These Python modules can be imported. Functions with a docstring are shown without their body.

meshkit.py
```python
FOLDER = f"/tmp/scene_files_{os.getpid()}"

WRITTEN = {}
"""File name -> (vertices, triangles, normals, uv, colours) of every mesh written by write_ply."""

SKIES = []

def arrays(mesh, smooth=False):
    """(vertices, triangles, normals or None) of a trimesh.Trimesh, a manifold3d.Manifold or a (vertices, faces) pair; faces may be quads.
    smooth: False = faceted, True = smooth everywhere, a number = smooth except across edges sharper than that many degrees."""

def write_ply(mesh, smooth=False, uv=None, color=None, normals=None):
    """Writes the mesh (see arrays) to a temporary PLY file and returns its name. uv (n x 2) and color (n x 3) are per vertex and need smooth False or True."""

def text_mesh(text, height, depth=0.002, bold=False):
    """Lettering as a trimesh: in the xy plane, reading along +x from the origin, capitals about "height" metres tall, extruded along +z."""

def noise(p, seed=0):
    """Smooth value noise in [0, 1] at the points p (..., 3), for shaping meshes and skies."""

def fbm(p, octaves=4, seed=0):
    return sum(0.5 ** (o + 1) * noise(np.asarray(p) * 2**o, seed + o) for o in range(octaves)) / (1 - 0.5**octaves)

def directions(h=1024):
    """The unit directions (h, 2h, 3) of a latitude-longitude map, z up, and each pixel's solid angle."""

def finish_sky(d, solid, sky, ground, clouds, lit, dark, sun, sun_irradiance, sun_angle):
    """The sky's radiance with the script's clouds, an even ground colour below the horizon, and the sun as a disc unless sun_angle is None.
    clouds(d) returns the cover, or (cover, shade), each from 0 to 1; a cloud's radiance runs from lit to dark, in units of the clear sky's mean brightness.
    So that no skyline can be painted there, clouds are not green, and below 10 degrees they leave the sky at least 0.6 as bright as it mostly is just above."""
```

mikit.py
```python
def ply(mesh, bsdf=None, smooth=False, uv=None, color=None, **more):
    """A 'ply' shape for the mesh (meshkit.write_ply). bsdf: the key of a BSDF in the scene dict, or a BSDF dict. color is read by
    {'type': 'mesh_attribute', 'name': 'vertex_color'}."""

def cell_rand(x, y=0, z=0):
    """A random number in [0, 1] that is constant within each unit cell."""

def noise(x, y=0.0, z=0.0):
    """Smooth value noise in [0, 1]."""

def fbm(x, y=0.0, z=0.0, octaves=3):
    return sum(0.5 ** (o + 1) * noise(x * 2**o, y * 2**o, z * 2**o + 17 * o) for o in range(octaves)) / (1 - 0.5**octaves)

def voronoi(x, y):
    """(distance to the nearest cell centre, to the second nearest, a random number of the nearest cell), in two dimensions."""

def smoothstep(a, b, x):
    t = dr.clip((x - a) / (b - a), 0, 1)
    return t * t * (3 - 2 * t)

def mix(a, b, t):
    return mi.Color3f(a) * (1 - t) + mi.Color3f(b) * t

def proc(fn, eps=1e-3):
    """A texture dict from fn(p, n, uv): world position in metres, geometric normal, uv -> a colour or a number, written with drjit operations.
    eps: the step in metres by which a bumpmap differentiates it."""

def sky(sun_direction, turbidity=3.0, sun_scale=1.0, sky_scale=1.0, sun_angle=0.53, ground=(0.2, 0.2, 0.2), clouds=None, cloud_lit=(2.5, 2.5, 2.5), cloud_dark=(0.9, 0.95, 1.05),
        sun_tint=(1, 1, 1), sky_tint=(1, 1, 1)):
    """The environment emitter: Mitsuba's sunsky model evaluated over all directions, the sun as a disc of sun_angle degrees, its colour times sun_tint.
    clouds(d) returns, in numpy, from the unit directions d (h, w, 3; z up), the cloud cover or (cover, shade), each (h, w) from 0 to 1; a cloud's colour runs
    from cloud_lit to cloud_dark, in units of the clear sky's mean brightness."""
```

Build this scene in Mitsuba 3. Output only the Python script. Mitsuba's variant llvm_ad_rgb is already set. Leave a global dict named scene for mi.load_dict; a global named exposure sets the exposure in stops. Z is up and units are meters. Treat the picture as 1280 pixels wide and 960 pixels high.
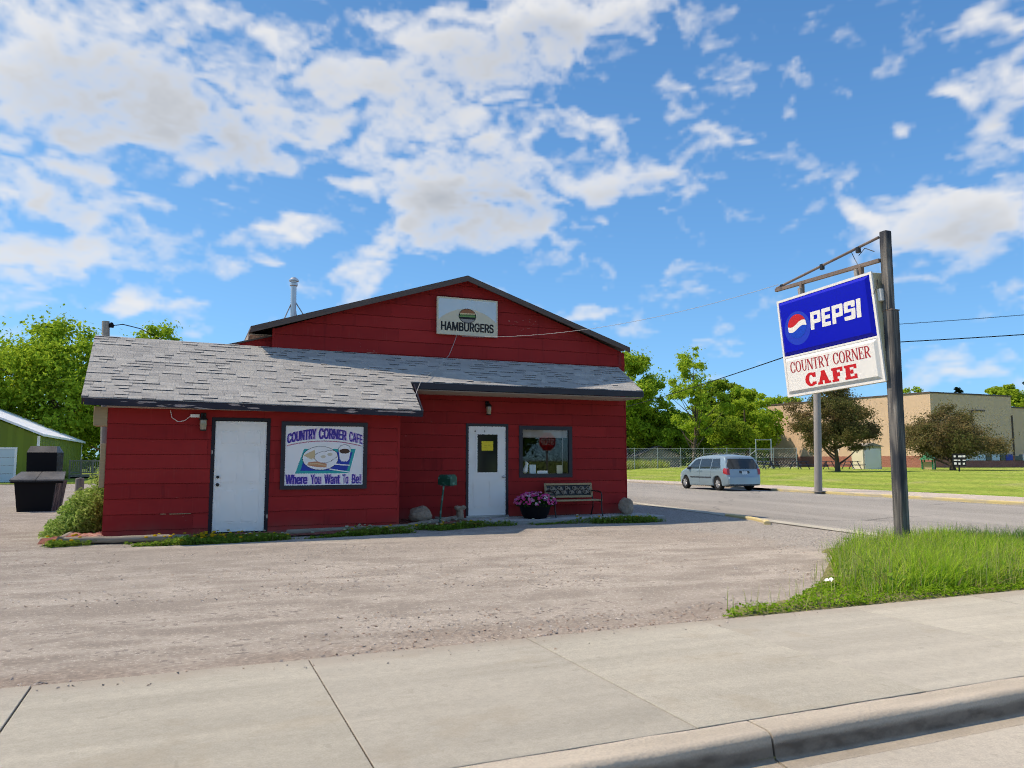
import math, random
import numpy as np
import trimesh
import mitsuba as mi
import drjit as dr
import mikit, meshkit
import manifold3d as m3
from shapely.geometry import Polygon, box as sbox, LineString, Point, MultiPolygon
from shapely import affinity
from shapely.ops import unary_union
from mikit import noise, fbm, voronoi, cell_rand, smoothstep, mix, proc

T = mi.ScalarTransform4f
scene, labels = {}, {}
rng = np.random.default_rng(7)
random.seed(7)

# ------------------------------------------------------------------ camera, sky, exposure
YAW, PITCH, EYE = math.radians(22.7), math.radians(5.7), np.array([0.0, 0.0, 1.40])
AIM = np.array([math.sin(YAW) * math.cos(PITCH), math.cos(YAW) * math.cos(PITCH), math.sin(PITCH)])
scene['camera'] = {'type': 'perspective', 'fov': math.degrees(2 * math.atan(640 / 962)), 'fov_axis': 'x', 'near_clip': 0.1, 'far_clip': 3000.0,
                   'to_world': T().look_at(origin=EYE.tolist(), target=(EYE + AIM).tolist(), up=[0, 0, 1])}
exposure = 2.05
SUN = (-0.70, 0.365, 1.0)

# clouds: (azimuth east of the street-facing direction, elevation, half width, half height, tilt, strength) in degrees
CLOUDS = [(-7.6,22.5,7.9,5.6,.2,.66),(-10.6,25.6,5.7,3.5,.25,.6),(-2.8,24.4,8.6,3.9,.18,.66),(.7,22,6.4,2.8,.14,.8),(3.7,21.4,4.4,1.8,.12,.7),(-9.2,16.9,5.3,1.9,.17,.7),
 (-4.9,16.3,2.9,.9,.14,.7),(-2.6,29,3.1,.9,.2,.7),(4.3,28,4.5,1.9,.14,.3),(12.8,27.2,10.2,2.5,.07,.72),(20.8,29.8,9.3,2.5,.01,.85),(26.5,30.7,5.6,2.2,-.03,.85),
 (9.3,24.6,5.3,2.1,.09,.5),(17.8,24.6,4.9,1.3,.03,.4),(16.6,20.2,6.7,3.6,.03,.9),(22.1,20,5.5,3.4,0,.95),(14.2,16.1,3.6,1.8,.04,.6),(19.6,17.1,4.3,2,.01,.6),
 (32.4,20.7,6,2,-.06,1),(29.2,24.2,2.6,1.2,-.04,.6),(34.6,24.2,2.1,.9,-.08,.4),(6.4,16.2,3.1,.9,.08,.95),(.6,13.8,2.4,1,.09,.65),(-6.9,13.6,3.5,1.4,.13,.7),
 (-3.7,10.6,6.3,.7,.09,.6),(-10.4,11.8,2.6,3,.13,.7),(12.2,13.1,2.5,1.2,.04,.65),(5.3,13.9,1.2,.4,.07,.5),(53.6,15.2,5.4,2.4,-.15,.95),(47.8,16,3.5,.8,-.12,.6),
 (53.1,23,2.3,.7,-.21,.85),(56.7,22.2,1.7,2.3,-.24,.85),(56.3,26.6,2.2,1.1,-.27,.6),(32.7,31.4,4.3,1.1,-.08,.85),(38.8,25.9,1.6,.9,-.11,.45),(43.5,26,1.5,.9,-.15,.5),
 (43.3,23.6,.9,.4,-.14,.55),(49,21.6,1.7,.5,-.17,.48),(28.1,10.9,2.4,.5,-.02,.6),(32.8,9.1,1.8,.8,-.03,.5),(37.1,8.8,1.5,.5,-.04,.4),(53.1,5.5,5.4,1.1,-.06,.35),
 (38.6,22.2,1.7,1.1,-.1,.3),(22.7,23.8,3.7,1.3,0,.3)]
_r = random.Random(3)
for _k in range(190):                                        # the rest of the sky, scattered the same way
    _a, _e = _r.uniform(-180, 180), 6 + 62 * _r.random() ** 1.6
    if -17 < _a < 62 and _e < 36:
        continue
    CLOUDS.append((_a, _e, _r.uniform(2.5, 9) / math.cos(math.radians(_e)), _r.uniform(.8, 3.4), _r.uniform(-.1, .1), _r.uniform(.4, .95)))


def clouds(d):
    el = np.degrees(np.arcsin(np.clip(d[..., 2], -1, 1)))
    az = np.degrees(np.arctan2(d[..., 0], d[..., 1]))
    q = np.stack([az * 0.11, el * 0.2, 0 * el], -1)
    wx = meshkit.fbm(q * 2.2 + 5, 4, 1) - .5
    wy = meshkit.fbm(q * 2.2 + 25, 4, 2) - .5
    fine = .74 * meshkit.fbm(q * np.array([4.2, 4.6, 1]) + 9 + 2.6 * np.stack([wx, wy, 0 * wx], -1), 6, 3) + .26 * meshkit.fbm(q * np.array([11, 10, 1]) + 3 + 1.5 * np.stack([wy, wx, 0 * wx], -1), 5, 9)

    def field(az, el):
        f = np.zeros_like(az)
        for a, e, rx, ry, t, s in CLOUDS:
            da = (az - a + 180) % 360 - 180
            de = el - e - t * da
            g = s * np.exp(-1.1 * ((da / rx) ** 2 + (de / ry) ** 2) ** 1.15)
            f = 1 - (1 - f) * (1 - g)
        return f
    f = field(az + 5.5 * wx, el + 3.0 * wy)
    v = f * .95 + (fine - .5) * 2.15
    cover = np.clip((v - .15) / .98, 0, 1)
    cover = cover ** 1.3 * (1 + 1.0 * (1 - cover)) * .96
    above = field(az + 5.5 * wx - 1.2, el + 3.0 * wy + 1.6)       # how much cloud stands between here and the sun side
    shade = np.clip(1.0 * above * f * cover - .24 + .7 * (fine - .5), 0, 1)
    return cover, np.clip(shade, 0, 1)


scene['sky'] = mikit.sky(SUN, turbidity=3.0, sun_scale=.80, sky_scale=1.12, clouds=clouds, cloud_lit=(2.25, 2.25, 2.27), cloud_dark=(1.0, 1.10, 1.25), sky_tint=(.60, .88, 1.03), ground=(.2, .19, .16))


# ------------------------------------------------------------------ helpers
def num(key):
    """Key, or key_001 and so on if it is taken."""
    if key not in scene and key not in reserved:
        return key
    k = counters.get(key, 0) + 1
    while f'{key}_{k:03d}' in scene or f'{key}_{k:03d}' in reserved:
        k += 1
    counters[key] = k
    return f'{key}_{k:03d}'


reserved, counters = set(), {}


def thing(name, label, cat, group=None):
    key = num(name)
    reserved.add(key)
    labels[key] = {'label': label, 'category': cat}
    if group:
        labels[key]['group'] = group
    return key


def put(key, mesh, mat, smooth=False, color=None, label=None, kind=None, **kw):
    """One entry; key 'thing__part' gets the next number if taken."""
    if key not in labels or '__' in key:
        key = num(key)
    if isinstance(mesh, list):
        mesh = cat_(mesh)
    scene[key] = mikit.ply(mesh, mat, smooth=smooth, color=color, **kw)
    if label:
        labels.setdefault(key, {})['label'] = label
    if kind:
        labels.setdefault(key, {})['kind'] = kind
    return key


def setting(name, mesh, mat, label=None, kind='structure', **kw):
    labels[name] = {'kind': kind}
    if label:
        labels[name]['label'] = label
        labels[name]['category'] = name.split('_')[-1]
    return put(name, mesh, mat, **kw)


def cat_(ms):
    return trimesh.util.concatenate([m for m in ms if m is not None and len(m.faces)])


def bx(x0, x1, y0, y1, z0, z1):
    m = trimesh.creation.box((x1 - x0, y1 - y0, z1 - z0))
    m.apply_translation(((x0 + x1) / 2, (y0 + y1) / 2, (z0 + z1) / 2))
    return m


def cbx(x0, x1, y0, y1, z0, z1, c=.006):
    """A box with chamfered edges."""
    hx, hy, hz = (x1 - x0) / 2, (y1 - y0) / 2, (z1 - z0) / 2
    c = min(c, hx * .45, hy * .45, hz * .45)
    pts = []
    for sx in (-1, 1):
        for sy in (-1, 1):
            for sz in (-1, 1):
                pts += [(sx * (hx - c), sy * (hy - c), sz * hz), (sx * (hx - c), sy * hy, sz * (hz - c)), (sx * hx, sy * (hy - c), sz * (hz - c))]
    m = trimesh.convex.convex_hull(np.array(pts))
    m.apply_translation(((x0 + x1) / 2, (y0 + y1) / 2, (z0 + z1) / 2))
    return m


def beam(a, b, w, h, up=(0, 0, 1)):
    """A rectangular bar from a to b, w wide and h deep."""
    a, b = np.array(a, float), np.array(b, float)
    d = b - a
    L = np.linalg.norm(d)
    d /= L
    s = np.cross(d, up)
    if np.linalg.norm(s) < 1e-6:
        s = np.cross(d, (0, 1, 0))
    s /= np.linalg.norm(s)
    u = np.cross(s, d)
    m = trimesh.creation.box((L, w, h))
    M = np.eye(4)
    M[:3, 0], M[:3, 1], M[:3, 2], M[:3, 3] = d, s, u, (a + b) / 2
    m.apply_transform(M)
    return m


def tube(pts, r, n=8, caps=True):
    pts = np.array(pts, float)
    r = np.broadcast_to(np.array(r, float), (len(pts),))
    V, Fc = [], []
    d = np.gradient(pts, axis=0)
    d /= np.linalg.norm(d, axis=1, keepdims=True) + 1e-12
    ref = np.array([0, 0, 1.0]) if abs(d[0][2]) < .9 else np.array([1.0, 0, 0])
    s = np.cross(d[0], ref)
    s /= np.linalg.norm(s)
    for i, p in enumerate(pts):
        s = s - d[i] * (s @ d[i])
        s /= np.linalg.norm(s) + 1e-12
        t = np.cross(d[i], s)
        a = np.arange(n) * 2 * math.pi / n
        V.append(p + r[i] * (np.cos(a)[:, None] * s + np.sin(a)[:, None] * t))
    V = np.vstack(V)
    for i in range(len(pts) - 1):
        for k in range(n):
            a, b = i * n + k, i * n + (k + 1) % n
            Fc += [(a, b, b + n), (a, b + n, a + n)]
    if caps:
        V = np.vstack([V, pts[0], pts[-1]])
        for k in range(n):
            Fc += [(len(V) - 2, (k + 1) % n, k), (len(V) - 1, (len(pts) - 1) * n + k, (len(pts) - 1) * n + (k + 1) % n)]
    return trimesh.Trimesh(V, np.array(Fc), process=False)


def lathe(prof, n=24):
    return trimesh.creation.revolve(np.array(prof, float), sections=n)


def sheet(poly, z):
    ms = []
    for g in getattr(poly, 'geoms', [poly]):
        v, f = trimesh.creation.triangulate_polygon(g, engine='earcut')
        v = np.asarray(v)
        t = v[f]
        e, g_ = t[:, 1] - t[:, 0], t[:, 2] - t[:, 0]
        flip = e[:, 0] * g_[:, 1] - e[:, 1] * g_[:, 0] < 0
        f = np.where(flip[:, None], f[:, ::-1], f)
        ms.append(trimesh.Trimesh(np.column_stack([v, np.full(len(v), z)]), f, process=False))
    return cat_(ms)


def prism(poly, depth):
    return cat_([trimesh.creation.extrude_polygon(g, depth, engine='earcut') for g in getattr(poly, 'geoms', [poly]) if g.area > 1e-7])


UPRIGHT = np.array([[1, 0, 0, 0], [0, 0, -1, 0], [0, 1, 0, 0], [0, 0, 0, 1.0]])        # x, y, depth -> x, -depth, z: faces -y


def plate(poly, y, depth):
    """A polygon given in (x, z), its back at y, standing depth proud towards -y."""
    m = prism(poly, depth)
    m.apply_transform(UPRIGHT)
    m.apply_translation((0, y, 0))
    return m


def grid(xs, ys, fz):
    X, Y = np.meshgrid(xs, ys, indexing='ij')
    V = np.stack([X, Y, fz(X, Y)], -1).reshape(-1, 3)
    a = np.arange(len(xs) * len(ys)).reshape(len(xs), len(ys))
    q = np.stack([a[:-1, :-1], a[1:, :-1], a[1:, 1:], a[:-1, 1:]], -1).reshape(-1, 4)
    return trimesh.Trimesh(V, np.vstack([q[:, [0, 1, 2]], q[:, [0, 2, 3]]]), process=False)


def moved(m, t=(0, 0, 0), rz=0.0, s=1.0):
    m = m.copy()
    if s != 1.0:
        m.apply_scale(s)
    if rz:
        m.apply_transform(trimesh.transformations.rotation_matrix(rz, (0, 0, 1)))
    m.apply_translation(t)
    return m


def fit_text(text, w, h, depth=.004, bold=True, warp=None):
    """Lettering w wide and h tall, in the xy plane from the origin."""
    m = meshkit.text_mesh(text, 1.0, .1, bold)
    v = np.array(m.vertices)
    lo, hi = v.min(0), v.max(0)
    v = (v - lo) / (hi - lo) * np.array([w, h, depth])
    if warp:
        v = warp(v)
    return trimesh.Trimesh(v, m.faces, process=False)


def heavy_text(text, w, h, grow, depth=.004):
    """fit_text with every stroke widened sideways."""
    m = meshkit.text_mesh(text, 1.0, .1, True)
    v = np.array(m.vertices)
    top = m.faces[np.all(v[m.faces][:, :, 2] > .05, axis=1)]
    tri = v[top][:, :, :2]
    lo, hi = tri.reshape(-1, 2).min(0), tri.reshape(-1, 2).max(0)
    tri = (tri - lo) / (hi - lo) * np.array([w - 2 * grow, h]) + np.array([grow, 0])
    g = unary_union([Polygon(q) for q in tri if abs(np.cross(np.append(q[1] - q[0], 0), np.append(q[2] - q[0], 0))[2]) > 1e-9])
    g = unary_union([affinity.translate(g, d, 0) for d in (-grow, -grow / 3, grow / 3, grow)]).buffer(0).simplify(.0015 * h)
    m = prism(g, depth)
    return m


def rock(r, seed, sub=3, amp=.25, squash=(1, 1, .8)):
    m = trimesh.creation.icosphere(sub, 1.0)
    v = np.array(m.vertices)
    d = 1 + amp * 2 * (meshkit.fbm(v * 1.3 + seed * 7.1, 4, seed) - .5) + .05 * (meshkit.fbm(v * 6 + seed, 3, seed) - .5)
    m.vertices = v * d[:, None] * np.array(squash) * r
    return m


# ------------------------------------------------------------------ materials
def mat(name, color, rough=.6, spec=.3, bump=None, bump_scale=.002, eps=2e-3, two=True, **kw):
    base = {'type': 'rgb', 'value': list(color)} if not callable(color) else proc(color)
    b = {'type': 'principled', 'base_color': base, 'roughness': rough, 'specular': spec, **kw}
    if bump:
        b = {'type': 'bumpmap', 'arbitrary': proc(bump, eps), 'scale': bump_scale, 'bsdf': b}
    scene[name] = {'type': 'twosided', 'bsdf': b} if two else b


C3 = mi.Color3f


def red_fn(k):
    def f(p, n, uv):
        w = fbm(p.x * .9 + k, p.y * .9, p.z * 1.4, 3)
        g = noise(p.x * 55, p.y * 3 + k, p.z * 2.5)
        c = mix((.265, .016, .018), (.37, .032, .030), w) * (.88 + .075 * k / 3.7)
        c = mix(c, (.33, .06, .05), smoothstep(.66, .95, g * .7 + fbm(p.x * 5, p.y, p.z * 5 + k, 2) * .4) * .30)
        low = smoothstep(.42, .0, p.z + .3 * fbm(p.x * 3, 1, p.z, 3)) * fbm(p.x * 6, 0, p.z * 3, 3)
        c = mix(c, (.26, .15, .11), low * .6)
        drip = smoothstep(.62, .8, fbm(p.x * 7, k, p.z * .7, 4))
        c = mix(c, (.12, .012, .014), drip * .35)
        chip = smoothstep(.875, .90, noise(p.x * 17, k, p.z * 40) * .55 + fbm(p.x * 1.5, k, p.z * 2, 2) * .5)
        return mix(c, (.42, .30, .25), chip * .7)
    return f


GRAIN = lambda p, n, uv: .6 * noise(p.x * 4, p.y * 4, p.z * 90) + .4 * noise(p.x * 16, p.y * 16, p.z * 220)
for k in range(3):
    mat(f'mat_red_board_{k}', red_fn(k * 3.7), .7, .12, GRAIN, .002)
mat('mat_red_flat', (.215, .016, .018), .6, .25)
mat('mat_lap_shade', (.035, .012, .012), .9, .1)  # backing coloured dark so the gaps between boards show as lap shadow lines
mat('mat_white_door', lambda p, n, uv: mix((.88, .87, .84), (.80, .79, .755), fbm(p.x * 2, p.y, p.z * 3, 3)), .35, .4)
mat('mat_navy_trim', lambda p, n, uv: mix((.010, .011, .020), (.028, .026, .038), fbm(p.x * 3, p.y * 3, p.z * 12, 3)), .45, .4)


def peel(p, n, uv):
    w = fbm(p.x * 2.6, p.y * 2, p.z * 16, 4)
    m = smoothstep(.66, .70, w + .05 * smoothstep(2.5, 2.40, p.z))
    g = mix((.42, .36, .33), (.30, .22, .20), noise(p.x * 30, 0, p.z * 60))
    return mix(mix((.010, .011, .022), (.03, .026, .04), noise(p.x * 5, 0, p.z * 9)), g, m)


mat('mat_peeling_trim', peel, .55, .3, lambda p, n, uv: fbm(p.x * 5, p.y, p.z * 30, 3), .003)


def shingle_fn(base, k):
    def f(p, n, uv):
        g = noise(p.x * 260, p.y * 260, p.z * 90)
        w = fbm(p.x * 1.1 + k, p.y * 1.3, 0, 3)
        streak = fbm(p.x * 5, p.y * .5, k, 3)
        c = C3(*base) * (.66 + .5 * g) * (.82 + .3 * w)
        return mix(c, C3(.22, .22, .22), smoothstep(.62, .85, streak) * .3)
    return f


SH = [(.415, .405, .385), (.395, .386, .368), (.44, .43, .405), (.36, .353, .34)]
for k, b in enumerate(SH):
    mat(f'mat_shingle_{k}', shingle_fn(b, k * 2.1), .9, .1)
mat('mat_soffit', (.33, .29, .25), .8, .1)
mat('mat_rake_brown', lambda p, n, uv: mix((.085, .062, .055), (.125, .095, .082), fbm(p.x * 4, p.y, p.z * 20, 3)), .6, .3)
mat('mat_dark_inside', (.018, .018, .02), .8, .1)
mat('mat_black_iron', (.012, .012, .013), .4, .4)
mat('mat_black_plastic', (.006, .006, .008), .6, .15)
mat('mat_galvanized', (.55, .56, .57), .35, .5, metallic=.8)
mat('mat_steel_grey', lambda p, n, uv: mix((.24, .23, .22), (.33, .31, .29), fbm(p.x * 4, p.y * 4, p.z * .8, 3)), .6, .3)
scene['mat_pane'] = {'type': 'thindielectric', 'int_ior': 1.42, 'ext_ior': 1.0}
mat('mat_window_dark', (.012, .014, .016), .08, .6)
mat('mat_white_print', (.84, .83, .82), .5, .3)
mat('mat_cream', (.60, .55, .42), .5, .3)
mat('mat_sky_print', (.55, .64, .70), .5, .3)
mat('mat_ink_black', (.012, .012, .014), .5, .3)
mat('mat_ink_violet', (.050, .030, .30), .5, .3)
mat('mat_ink_pink', (.62, .45, .66), .5, .3)
mat('mat_ink_red_line', (.40, .08, .16), .5, .3)
mat('mat_ink_teal', (.03, .36, .36), .5, .3)
mat('mat_ink_blue', (.02, .05, .36), .5, .3)
mat('mat_ink_toast', (.62, .48, .27), .5, .3)
mat('mat_ink_bacon', (.55, .25, .13), .5, .3)
mat('mat_ink_coffee', (.07, .035, .02), .4, .3)
mat('mat_ink_bun', (.30, .12, .05), .5, .3)
mat('mat_ink_lettuce', (.16, .30, .09), .5, .3)
mat('mat_panel_blue', (.003, .006, .46), .35, .2)
mat('mat_panel_halo', (.02, .05, .50), .35, .2)
mat('mat_panel_lightblue', (.012, .06, .50), .35, .2)
scene['mat_panel_white'] = {'type': 'twosided', 'bsdf': {'type': 'diffuse', 'reflectance': {'type': 'rgb', 'value': [.80, .79, .76]}}}
mat('mat_sign_red', (.55, .012, .015), .35, .4)
mat('mat_sign_darkred', (.38, .03, .035), .35, .4)
mat('mat_sign_can', lambda p, n, uv: mix((.62, .58, .40), (.42, .36, .22), smoothstep(.45, .75, fbm(p.x * 5, p.y * 5, p.z * 2.2, 4))), .5, .4)


def wood_post(p, n, uv):
    v = fbm(p.x * 9, p.y * 9, p.z * .9, 4)
    g = noise(p.x * 70, p.y * 70, p.z * 2.2)
    c = mix((.07, .07, .072), (.25, .235, .215), smoothstep(.36, .74, v * .75 + g * .3))
    return mix(c, (.03, .036, .05), smoothstep(.46, .66, fbm(p.x * 5 + 5, p.y * 5, p.z * 1.5, 3)) * .8)


mat('mat_weathered_wood', wood_post, .85, .15, lambda p, n, uv: noise(p.x * 60, p.y * 60, p.z * 2), .004)
mat('mat_grey_wood', lambda p, n, uv: mix((.17, .16, .15), (.36, .335, .30), fbm(p.x * 16, p.y * 16, p.z * 1.1, 4)), .9, .1)
mat('mat_log', lambda p, n, uv: mix((.17, .145, .115), (.36, .32, .265), fbm(p.x * 3.5, p.y * 22, p.z * 26, 4)), .9, .1, lambda p, n, uv: fbm(p.x * 6, p.y * 40, p.z * 40, 3), .004)
mat('mat_tan_wood', lambda p, n, uv: mix((.40, .31, .18), (.30, .22, .12), fbm(p.x * 4, p.y * 30, p.z * 40, 3)), .6, .3)
mat('mat_scroll_iron', (.22, .19, .15), .5, .4)


# gravel of the lot: pinkish brown, packed by wheels into pale streaks, dark damp gravel here and there
def lot_fn(p, n, uv):
    # wheel tracks swing in from the street and along the front
    tx, ty = p.x + 1.6 * noise(p.x * .13, p.y * .13, 2), p.y + .05 * p.x + 1.3 * noise(p.x * .10 + 4, p.y * .22, 1)
    tr = fbm(tx * .28, ty * 2.1, 0, 5)
    tr2 = fbm(tx * .5 + 7, ty * 5.5, 3, 4)
    big = fbm(p.x * .16 + 3, p.y * .30, 0, 4)
    mid = fbm(p.x * 2.1, p.y * 3.2, 4, 5)
    g = noise(p.x * 46, p.y * 46, 0)
    g2 = noise(p.x * 110 + 3, p.y * 110, 0)
    g3 = noise(p.x * 21 + 9, p.y * 24, 0)
    c = mix((.232, .205, .178), (.330, .297, .258), smoothstep(.34, .66, tr * .27 + tr2 * .20 + mid * .53))
    c = mix(c, (.225, .195, .17), smoothstep(.50, .70, big * .6 + mid * .4) * .55)
    c = mix(c, C3(.13, .115, .105), smoothstep(.70, .84, g3 * .55 + mid * .5) * .6)
    c = mix(c, C3(.50, .47, .42), smoothstep(.70, .86, g * .6 + g2 * .42) * .3)
    c = c * (.80 + .22 * g + .16 * g2)
    asph = smoothstep(-.8, .5, p.x - 10.4 - .10 * (p.y - 13) + 2.2 * (fbm(p.x * .5, p.y * .5, 1, 4) - .5)) * smoothstep(9.5, 11.5, p.y + .8 * mid)
    c = mix(c, C3(.25, .235, .215) * (.6 + .8 * noise(p.x * 30, p.y * 30, 2)), asph * .75)
    near = smoothstep(7.2, 5.8, p.y + .9 * mid)
    return mix(c, C3(.225, .178, .145) * (.7 + .55 * g), near * .6)


def lot_bump(p, n, uv):
    return .5 * fbm(p.x * 1.1, p.y * 3.2 + .4 * noise(p.x * .5, p.y), 0, 5) + .8 * noise(p.x * 24, p.y * 24, 0) + .6 * noise(p.x * 60, p.y * 60, 0)


mat('mat_lot', lot_fn, .95, .08, lot_bump, .0075, 4e-3)
mat('mat_stone_pale', (.46, .42, .38), .9, .1)
mat('mat_stone_grey', (.24, .22, .21), .9, .1)
mat('mat_stone_brown', (.31, .235, .19), .9, .1)


def concrete_fn(base, k, step_=0.0):
    def f(p, n, uv):
        w = fbm(p.x * .8 + k, p.y * .8, p.z, 4)
        s = fbm(p.x * .45, p.y * 7.5, k, 5)
        g = noise(p.x * 140, p.y * 140, p.z * 140)
        g2 = fbm(p.x * 26, p.y * 34, k, 3)
        st = smoothstep(.60, .78, fbm(p.x * 2.6 + 8, p.y * 3.4, k, 5))
        dirt = smoothstep(5.45, 5.78, p.y + .22 * (fbm(p.x * 1.7, p.y * 3, k, 4) - .4)) * smoothstep(-.01, -.004, p.z)
        spot = smoothstep(.90, .94, noise(p.x * 13, p.y * 13, k))
        c = C3(*base) * (.80 + .24 * w + .24 * (s - .35)) * (.86 + .2 * g + .16 * (g2 - .35))
        c = mix(c, C3(base[0] * .74, base[1] * .66, base[2] * .56), st * .24)
        c = mix(c, C3(.28, .245, .205), dirt * .6 * step_)
        return mix(c, C3(.09, .08, .07), spot * .12)
    return f


mat('mat_walk_0', concrete_fn((.375, .355, .30), 0, 1.0), .85, .15, lambda p, n, uv: .7 * noise(p.x * 6, p.y * 150, 0) + noise(p.x * 90, p.y * 90, 0), .0016)
mat('mat_walk_1', concrete_fn((.362, .342, .292), 5, 1.0), .85, .15, lambda p, n, uv: .7 * noise(p.x * 6, p.y * 150, 0) + noise(p.x * 90, p.y * 90, 1), .0016)


def kerb_fn(p, n, uv):
    w = fbm(p.x * 1.2, p.y * 9, p.z * 9, 4)
    c = C3(.41, .365, .30) * (.75 + .5 * w) * (.9 + .2 * noise(p.x * 110, p.y * 110, p.z * 110))
    grime_shade = smoothstep(-.035, -.085, p.z + .03 * (fbm(p.x * 5, 0, p.z * 30, 3) - .5)) * smoothstep(-.16, -.12, p.z)  # stain plus the shade of the kerb face, painted darker by height
    drip = smoothstep(.35, .75, fbm(p.x * 9, 2, p.z * 14, 4))
    return mix(c, (.10, .085, .07), grime_shade * (.72 + .25 * drip))


mat('mat_kerb', kerb_fn, .9, .1, lambda p, n, uv: noise(p.x * 70, p.y * 70, p.z * 70), .003)
mat('mat_gutter', concrete_fn((.42, .39, .335), 9), .85, .15, lambda p, n, uv: noise(p.x * 80, p.y * 80, 0), .002)
mat('mat_slab', concrete_fn((.33, .33, .32), 3), .85, .15)


def asphalt_fn(p, n, uv):
    w = fbm(p.x * .5, p.y * .18, 0, 4)
    g = noise(p.x * 60, p.y * 60, 0)
    a, b, _ = voronoi(p.x * .16 + .5 * noise(p.x * .6, p.y * .6), p.y * .16)
    crack = smoothstep(.025, .0, b - a) * smoothstep(.4, .6, noise(p.x * .2, p.y * .2, 6))
    s = smoothstep(.5, .75, fbm((p.x - .12 * p.y) * 1.1, p.y * .06, 3, 3))
    c = C3(.235, .225, .21) * (.80 + .32 * w) * (.80 + .4 * g)
    c = mix(c, C3(.31, .295, .275), s * .35)
    return mix(c, (.05, .05, .05), crack * .7)


mat('mat_asphalt', asphalt_fn, .9, .1, lambda p, n, uv: noise(p.x * 50, p.y * 50, 0), .004)
mat('mat_far_walk', concrete_fn((.36, .32, .275), 2), .9, .1)
mat('mat_yellow_kerb', lambda p, n, uv: mix((.50, .42, .20), (.38, .345, .27), smoothstep(.4, .75, fbm(p.x * 2, p.y * 2, p.z * 8, 4))), .8, .15)


def lawn_fn(p, n, uv):
    s = p.x - .08 * p.y
    stripe = .5 + .5 * dr.sin(s * 2.3 + 2.2 * fbm(p.x * .12, p.y * .12, 0, 2) + 1.2 * noise(p.x * .3, p.y * .08))
    w = fbm(p.x * .22, p.y * .22, 0, 4)
    g = noise(p.x * 9, p.y * 9, 0)
    c = mix((.16, .235, .035), (.26, .31, .065), stripe * .55 + w * .5)
    c = mix(c, (.33, .31, .14), smoothstep(.55, .8, fbm(p.x * .5 + 4, p.y * .5, 0, 4)) * .5)
    return c * (.72 + .5 * g)


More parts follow.
